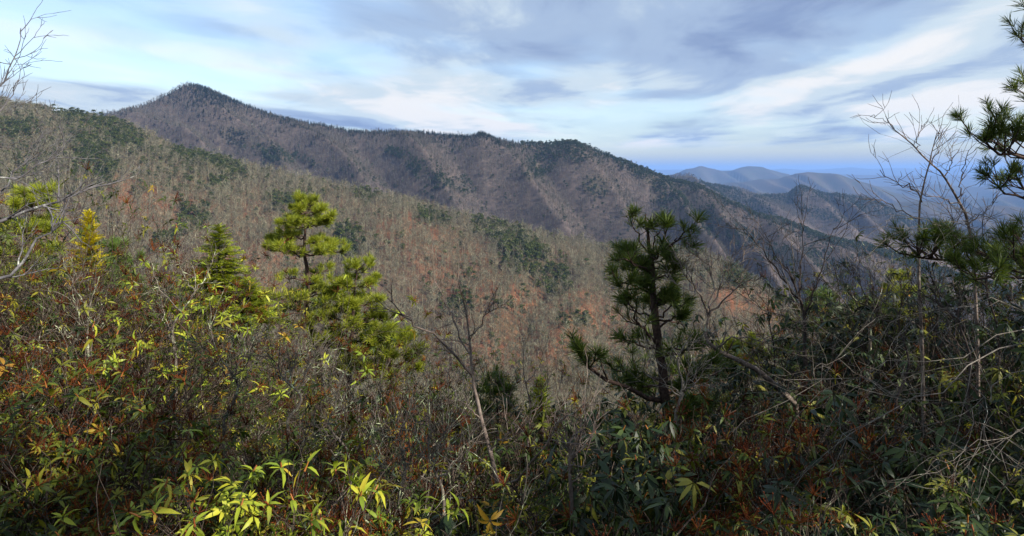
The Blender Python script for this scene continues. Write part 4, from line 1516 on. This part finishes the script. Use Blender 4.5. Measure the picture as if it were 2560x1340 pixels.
# slender sapling in the middle
d = 4.6
sapling('bare_sapling', 'slender leafless sapling with forked top and curving side limb', pts3([(1262, 1340), (1245, 1230), (1225, 1130), (1200, 1030), (1182, 940), (1176, 870), (1165, 780), (1150, 715)], d), .021,
        [(pts3([(1182, 940, 4.6), (1130, 880, 4.5), (1075, 835, 4.4), (1020, 795, 4.3), (968, 745, 4.2)]), .011), (pts3([(1178, 890, 4.6), (1140, 810, 4.7), (1110, 740, 4.8), (1075, 690, 4.9)]), .007), (pts3([(1225, 1130, 4.6), (1270, 1080, 4.5), (1310, 1000, 4.4)]), .007), (pts3([(1205, 1050, 4.6), (1160, 1010, 4.5), (1120, 960, 4.5)]), .006), (pts3([(1240, 1230, 4.6), (1310, 1180, 4.4), (1360, 1130, 4.2), (1400, 1060, 4.1), (1460, 1010, 4.0)]), .009), (pts3([(1172, 850, 4.6), (1210, 800, 4.5), (1235, 745, 4.4)]), .006)],
        'sapling', 61, depth=2, twig=.24, nside=5)
# crooked tree with leaning lichen trunk
d = 6.8
sapling('bare_tree', 'leaning lichen-patched trunk with a wide fan of leafless twigs beside the dark pine', pts3([(1990, 1010, 7.2), (1900, 930, 7.0), (1830, 895, 6.9), (1768, 852, 6.8), (1770, 800, 6.8), (1775, 765, 6.8)], d), .036,
        [(pts3([(1770, 790, 6.8), (1750, 740, 6.7), (1720, 700, 6.6), (1700, 665, 6.5)]), .012), (pts3([(1772, 770, 6.8), (1785, 720, 6.9), (1775, 670, 7.0), (1750, 625, 7.1)]), .011), (pts3([(1774, 790, 6.8), (1810, 750, 6.7), (1850, 715, 6.6), (1890, 690, 6.5)]), .012), (pts3([(1774, 770, 6.8), (1800, 720, 6.9), (1820, 670, 7.0), (1835, 630, 7.0)]), .010), (pts3([(1790, 870, 6.85), (1840, 840, 6.6), (1890, 850, 6.4), (1940, 870, 6.3)]), .010)],
        'sapling', 62, depth=3, twig=.36, nside=7)
# fan-shaped leafless trees at right
sapling('bare_tree', 'leafless tree with many upright dark stems between the lichen trunk and the tall stems', pts3([(2015, 1000, 8.0), (2012, 880, 8.0), (2010, 790, 8.0), (1990, 720, 8.0), (1965, 660, 8.0)]), .03,
        [(pts3([(2010, 800, 8.0), (2040, 720, 7.9), (2060, 650, 7.8), (2085, 570, 7.7)]), .012), (pts3([(2008, 770, 8.0), (1960, 700, 7.9), (1900, 620, 7.8), (1850, 560, 7.7)]), .013), (pts3([(2000, 740, 8.0), (2000, 670, 8.2), (2010, 600, 8.3), (1995, 540, 8.4)]), .011), (pts3([(1985, 710, 8.0), (1940, 640, 8.1), (1915, 580, 8.2)]), .009), (pts3([(2012, 830, 8.0), (1960, 790, 7.7), (1900, 770, 7.5), (1845, 700, 7.4)]), .010)],
        'dark_twig', 63, depth=3, twig=.42, nside=7)
sapling('bare_tree', 'short lichen-flecked leafless tree right of the upright dark stems', pts3([(2170, 980, 7.6), (2175, 880, 7.6), (2178, 810, 7.6), (2190, 740, 7.6)]), .024,
        [(pts3([(2178, 820, 7.6), (2140, 760, 7.5), (2100, 690, 7.4)]), .010), (pts3([(2180, 790, 7.6), (2215, 740, 7.7), (2225, 680, 7.8)]), .010), (pts3([(2185, 760, 7.6), (2175, 700, 7.5), (2150, 640, 7.4)]), .008), (pts3([(2176, 850, 7.6), (2120, 820, 7.3), (2060, 760, 7.1)]), .009)],
        'lichen_stem', 64, depth=3, twig=.34, nside=6)
# two tall stems against the sky
sapling('bare_tree', 'tall straight leafless stem crossing the far hills, left of the leaning one', pts3([(2310, 1060, 6.2), (2305, 850, 6.2), (2298, 700, 6.2), (2298, 600, 6.2), (2300, 520, 6.2), (2313, 445, 6.2), (2326, 395, 6.2), (2342, 332, 6.2)]), .018,
        [(pts3([(2304, 505, 6.2), (2285, 470, 6.1), (2240, 458, 6.0), (2200, 425, 5.9)]), .008), (pts3([(2298, 545, 6.2), (2258, 532, 6.0), (2220, 510, 5.9), (2188, 498, 5.8)]), .006), (pts3([(2300, 620, 6.2), (2345, 590, 6.0), (2400, 560, 5.9)]), .006), (pts3([(2300, 820, 6.2), (2230, 770, 6.0), (2160, 720, 5.9)]), .007), (pts3([(2302, 760, 6.2), (2360, 720, 6.3), (2440, 700, 6.4)]), .007)],
        'sapling', 65, depth=2, twig=.26, nside=6)
sapling('bare_tree', 'leaning leafless stem with a long fork arching up across the sky', pts3([(2445, 900, 6.6), (2440, 760, 6.6), (2430, 635, 6.6), (2418, 545, 6.6), (2392, 496, 6.55), (2360, 440, 6.5), (2322, 405, 6.45), (2276, 357, 6.4), (2232, 320, 6.35), (2214, 290, 6.3)]), .018,
        [(pts3([(2392, 496, 6.55), (2406, 440, 6.5), (2422, 375, 6.4)]), .007), (pts3([(2362, 440, 6.5), (2376, 410, 6.5), (2398, 375, 6.5)]), .006), (pts3([(2330, 410, 6.5), (2345, 370, 6.5), (2352, 335, 6.5)]), .005), (pts3([(2290, 372, 6.4), (2296, 340, 6.4), (2312, 310, 6.4)]), .005), (pts3([(2236, 322, 6.35), (2205, 300, 6.3), (2175, 292, 6.2)]), .004), (pts3([(2400, 510, 6.55), (2340, 490, 6.4), (2270, 480, 6.3)]), .006), (pts3([(2420, 560, 6.6), (2470, 520, 6.5), (2510, 470, 6.4)]), .006)],
        'sapling', 66, depth=2, twig=.24, nside=6)
# limbs from the left edge
sapling('bare_tree', 'leafless tree at the edge with grey limbs spreading over the yellow-green pine', [np.array([-5.3, 5.2, -3.0]), np.array([-5.1, 5.3, -1.6]), np.array([-4.9, 5.4, -.6]), np.array([-4.75, 5.4, .4]), np.array([-4.6, 5.4, 1.4])], .07,
        [(pts3([(-190, 640, 5.4), (-40, 575, 5.5), (40, 530, 5.6), (130, 510, 5.7), (200, 480, 5.8), (262, 455, 5.9)]), .020), (pts3([(-200, 740, 5.3), (20, 690, 5.5), (90, 610, 5.6), (150, 560, 5.7), (210, 540, 5.8)]), .017), (pts3([(-190, 560, 5.4), (-20, 500, 5.6), (40, 430, 5.7), (95, 370, 5.8)]), .012), (pts3([(-180, 480, 5.4), (-30, 450, 5.5), (50, 440, 5.6), (130, 395, 5.7), (175, 345, 5.8)]), .012), (pts3([(-170, 380, 5.4), (-60, 300, 5.5), (0, 210, 5.6), (35, 140, 5.6), (52, 70, 5.7)]), .010), (pts3([(-170, 400, 5.4), (-50, 340, 5.5), (10, 270, 5.6), (45, 200, 5.7)]), .009)],
        'grey_limb', 67, depth=3, twig=.34, nside=7)
# thin saplings standing in the thicket
for i, (px, y0, y1, d, mt, lab) in enumerate([(1320, 1100, 850, 7.0, 'sapling', 'thin twiggy sapling beside the tiny pine'), (560, 1050, 800, 5.6, 'lichen_stem', 'lichen-flecked leafless sapling in front of the hemlock'), (720, 1050, 880, 5.2, 'lichen_stem', 'pale crooked leafless sapling in front of the tallest yellow-green pine'), (230, 960, 690, 6.2, 'lichen_stem', 'lichen-grey leafless sapling in front of the gold spire'), (1690, 1030, 830, 5.8, 'dead_twig', 'spray of pale dead stems in front of the dark pine trunk'), (440, 900, 640, 6.6, 'lichen_stem', 'crooked lichen-grey stem inside the tall upright laurel'), (1000, 1240, 1020, 4.4, 'lichen_stem', 'twisted lichen-white sapling in the lichen shrubs'), (860, 1200, 990, 4.6, 'lichen_stem', 'many-forked pale dead sapling below the low bushy pine'), (1110, 1300, 1060, 4.2, 'lichen_stem', 'lichen-crusted forked stem left of the slender leafless sapling'), (1430, 1250, 1040, 4.4, 'sapling', 'reddish-grey sapling arching in front of the rhododendrons'), (2360, 1000, 640, 7.8, 'dark_twig', 'dark twiggy sapling behind the tall straight stem'), (2100, 960, 640, 9.0, 'dark_twig', 'dark fine-twigged sapling behind the lichen-flecked tree'), (2500, 950, 560, 7.0, 'dark_twig', 'dark fine-twigged sapling under the needled limbs of the edge pine'), (2420, 980, 700, 5.6, 'dark_twig', 'short dark sapling in front of the leaning forked stem'), (2240, 1000, 720, 6.0, 'dark_twig', 'short dark sapling beside the tall straight stem'), (1930, 980, 690, 8.6, 'dark_twig', 'dark sapling between the lichen trunk and the upright stems')]):
    R = np.random.default_rng(200 + i)
    tr = pts3([(px, y0), (px + R.normal(0, 18), (2 * y0 + y1) / 3), (px + R.normal(0, 25), (y0 + 2 * y1) / 3), (px + R.normal(0, 20), y1)], d)
    limbs = []
    for k in range(5):
        t = R.uniform(.1, .7)
        q = on_line(tr, t)
        h = (tr[-1][2] - tr[0][2])
        az = R.uniform(0, 6.28)
        o1 = np.array([math.cos(az), math.sin(az), 0]) * h * R.uniform(.18, .42)
        limbs.append(([q, q + o1 * .6 + np.array([0, 0, h * .16]), q + o1 + np.array([0, 0, h * R.uniform(.3, .5)])], .007))
    sapling('bare_sapling', lab, tr, .014, limbs, mt, 300 + i, depth=2, twig=.26, nside=6)

# unseen tall pines added beside the overlook to cast shade on the thicket
for i, (x, y, h, lab) in enumerate([(9.0, 1.0, 9.0, 'unseen tall pine added for shade beside the overlook, nearest the large dark pine'), (6.6, -1.4, 8.0, 'unseen tall pine added for shade beside the overlook, uphill of its neighbour'), (3.65, -1.9, 8.8, 'unseen tall pine added for shade just behind the overlook'), (11.5, 4.0, 9.5, 'unseen tall pine added for shade beside the overlook, downhill of the others')]):
    gz = float(near_h(x, y))
    tr = [np.array([x, y, gz]), np.array([x + .1, y, gz + h * .5]), np.array([x - .1, y + .1, gz + h])]
    k_ = .72 if i == 2 else 1.0  # crown narrowed so that sun still reaches the bright laurels
    spec = [(.2, 5, 1.5, .02, 10, .03), (.33, 6, 1.9, .02, 14, .035), (.46, 6, 1.9, .05, 14, .035), (.6, 6, 1.7, .1, 14, .03), (.73, 6, 1.4, .15, 12, .025), (.86, 6, 1.0, .3, 9, .02), (.96, 4, .5, .6, 5, .012)]
    spec = [(q[0], q[1], q[2] * k_) + q[3:] for q in spec]
    pine('pine_tree', lab, tr, .16, whorled(tr, spec, 70 + i), 'needle_dark', .30, 80 + i)

# ------------------------------------------------------------------ the air between the ridges
def haze():
    g = Geo()
    x0, x1, y0, y1, z0, z1 = -76000, 76000, -200, 62000, float(ZZ.min()) - 5, float(max(ZZ.max(), 0.0)) + 26.0
    V = np.array([[x, y, z] for z in (z0, z1) for y in (y0, y1) for x in (x0, x1)], float)
    Q = np.array([[0, 2, 3, 1], [4, 5, 7, 6], [0, 1, 5, 4], [1, 3, 7, 5], [3, 2, 6, 7], [2, 0, 4, 6]])
    g.add(V, None, Q)
    m, t, out = new_mat('haze')
    v = t.nodes.new('ShaderNodeVolumePrincipled')
    v.inputs['Color'].default_value = (0.26, 0.47, 0.95, 1)
    v.inputs['Density'].default_value = 4.8e-5
    v.inputs['Anisotropy'].default_value = 0.0
    t.links.new(v.outputs[0], out.inputs['Volume'])
    o = obj('haze', g.mesh('haze', m), kind='stuff')
    o['label'] = 'thin blue mountain haze'
    o['category'] = 'haze'


haze()
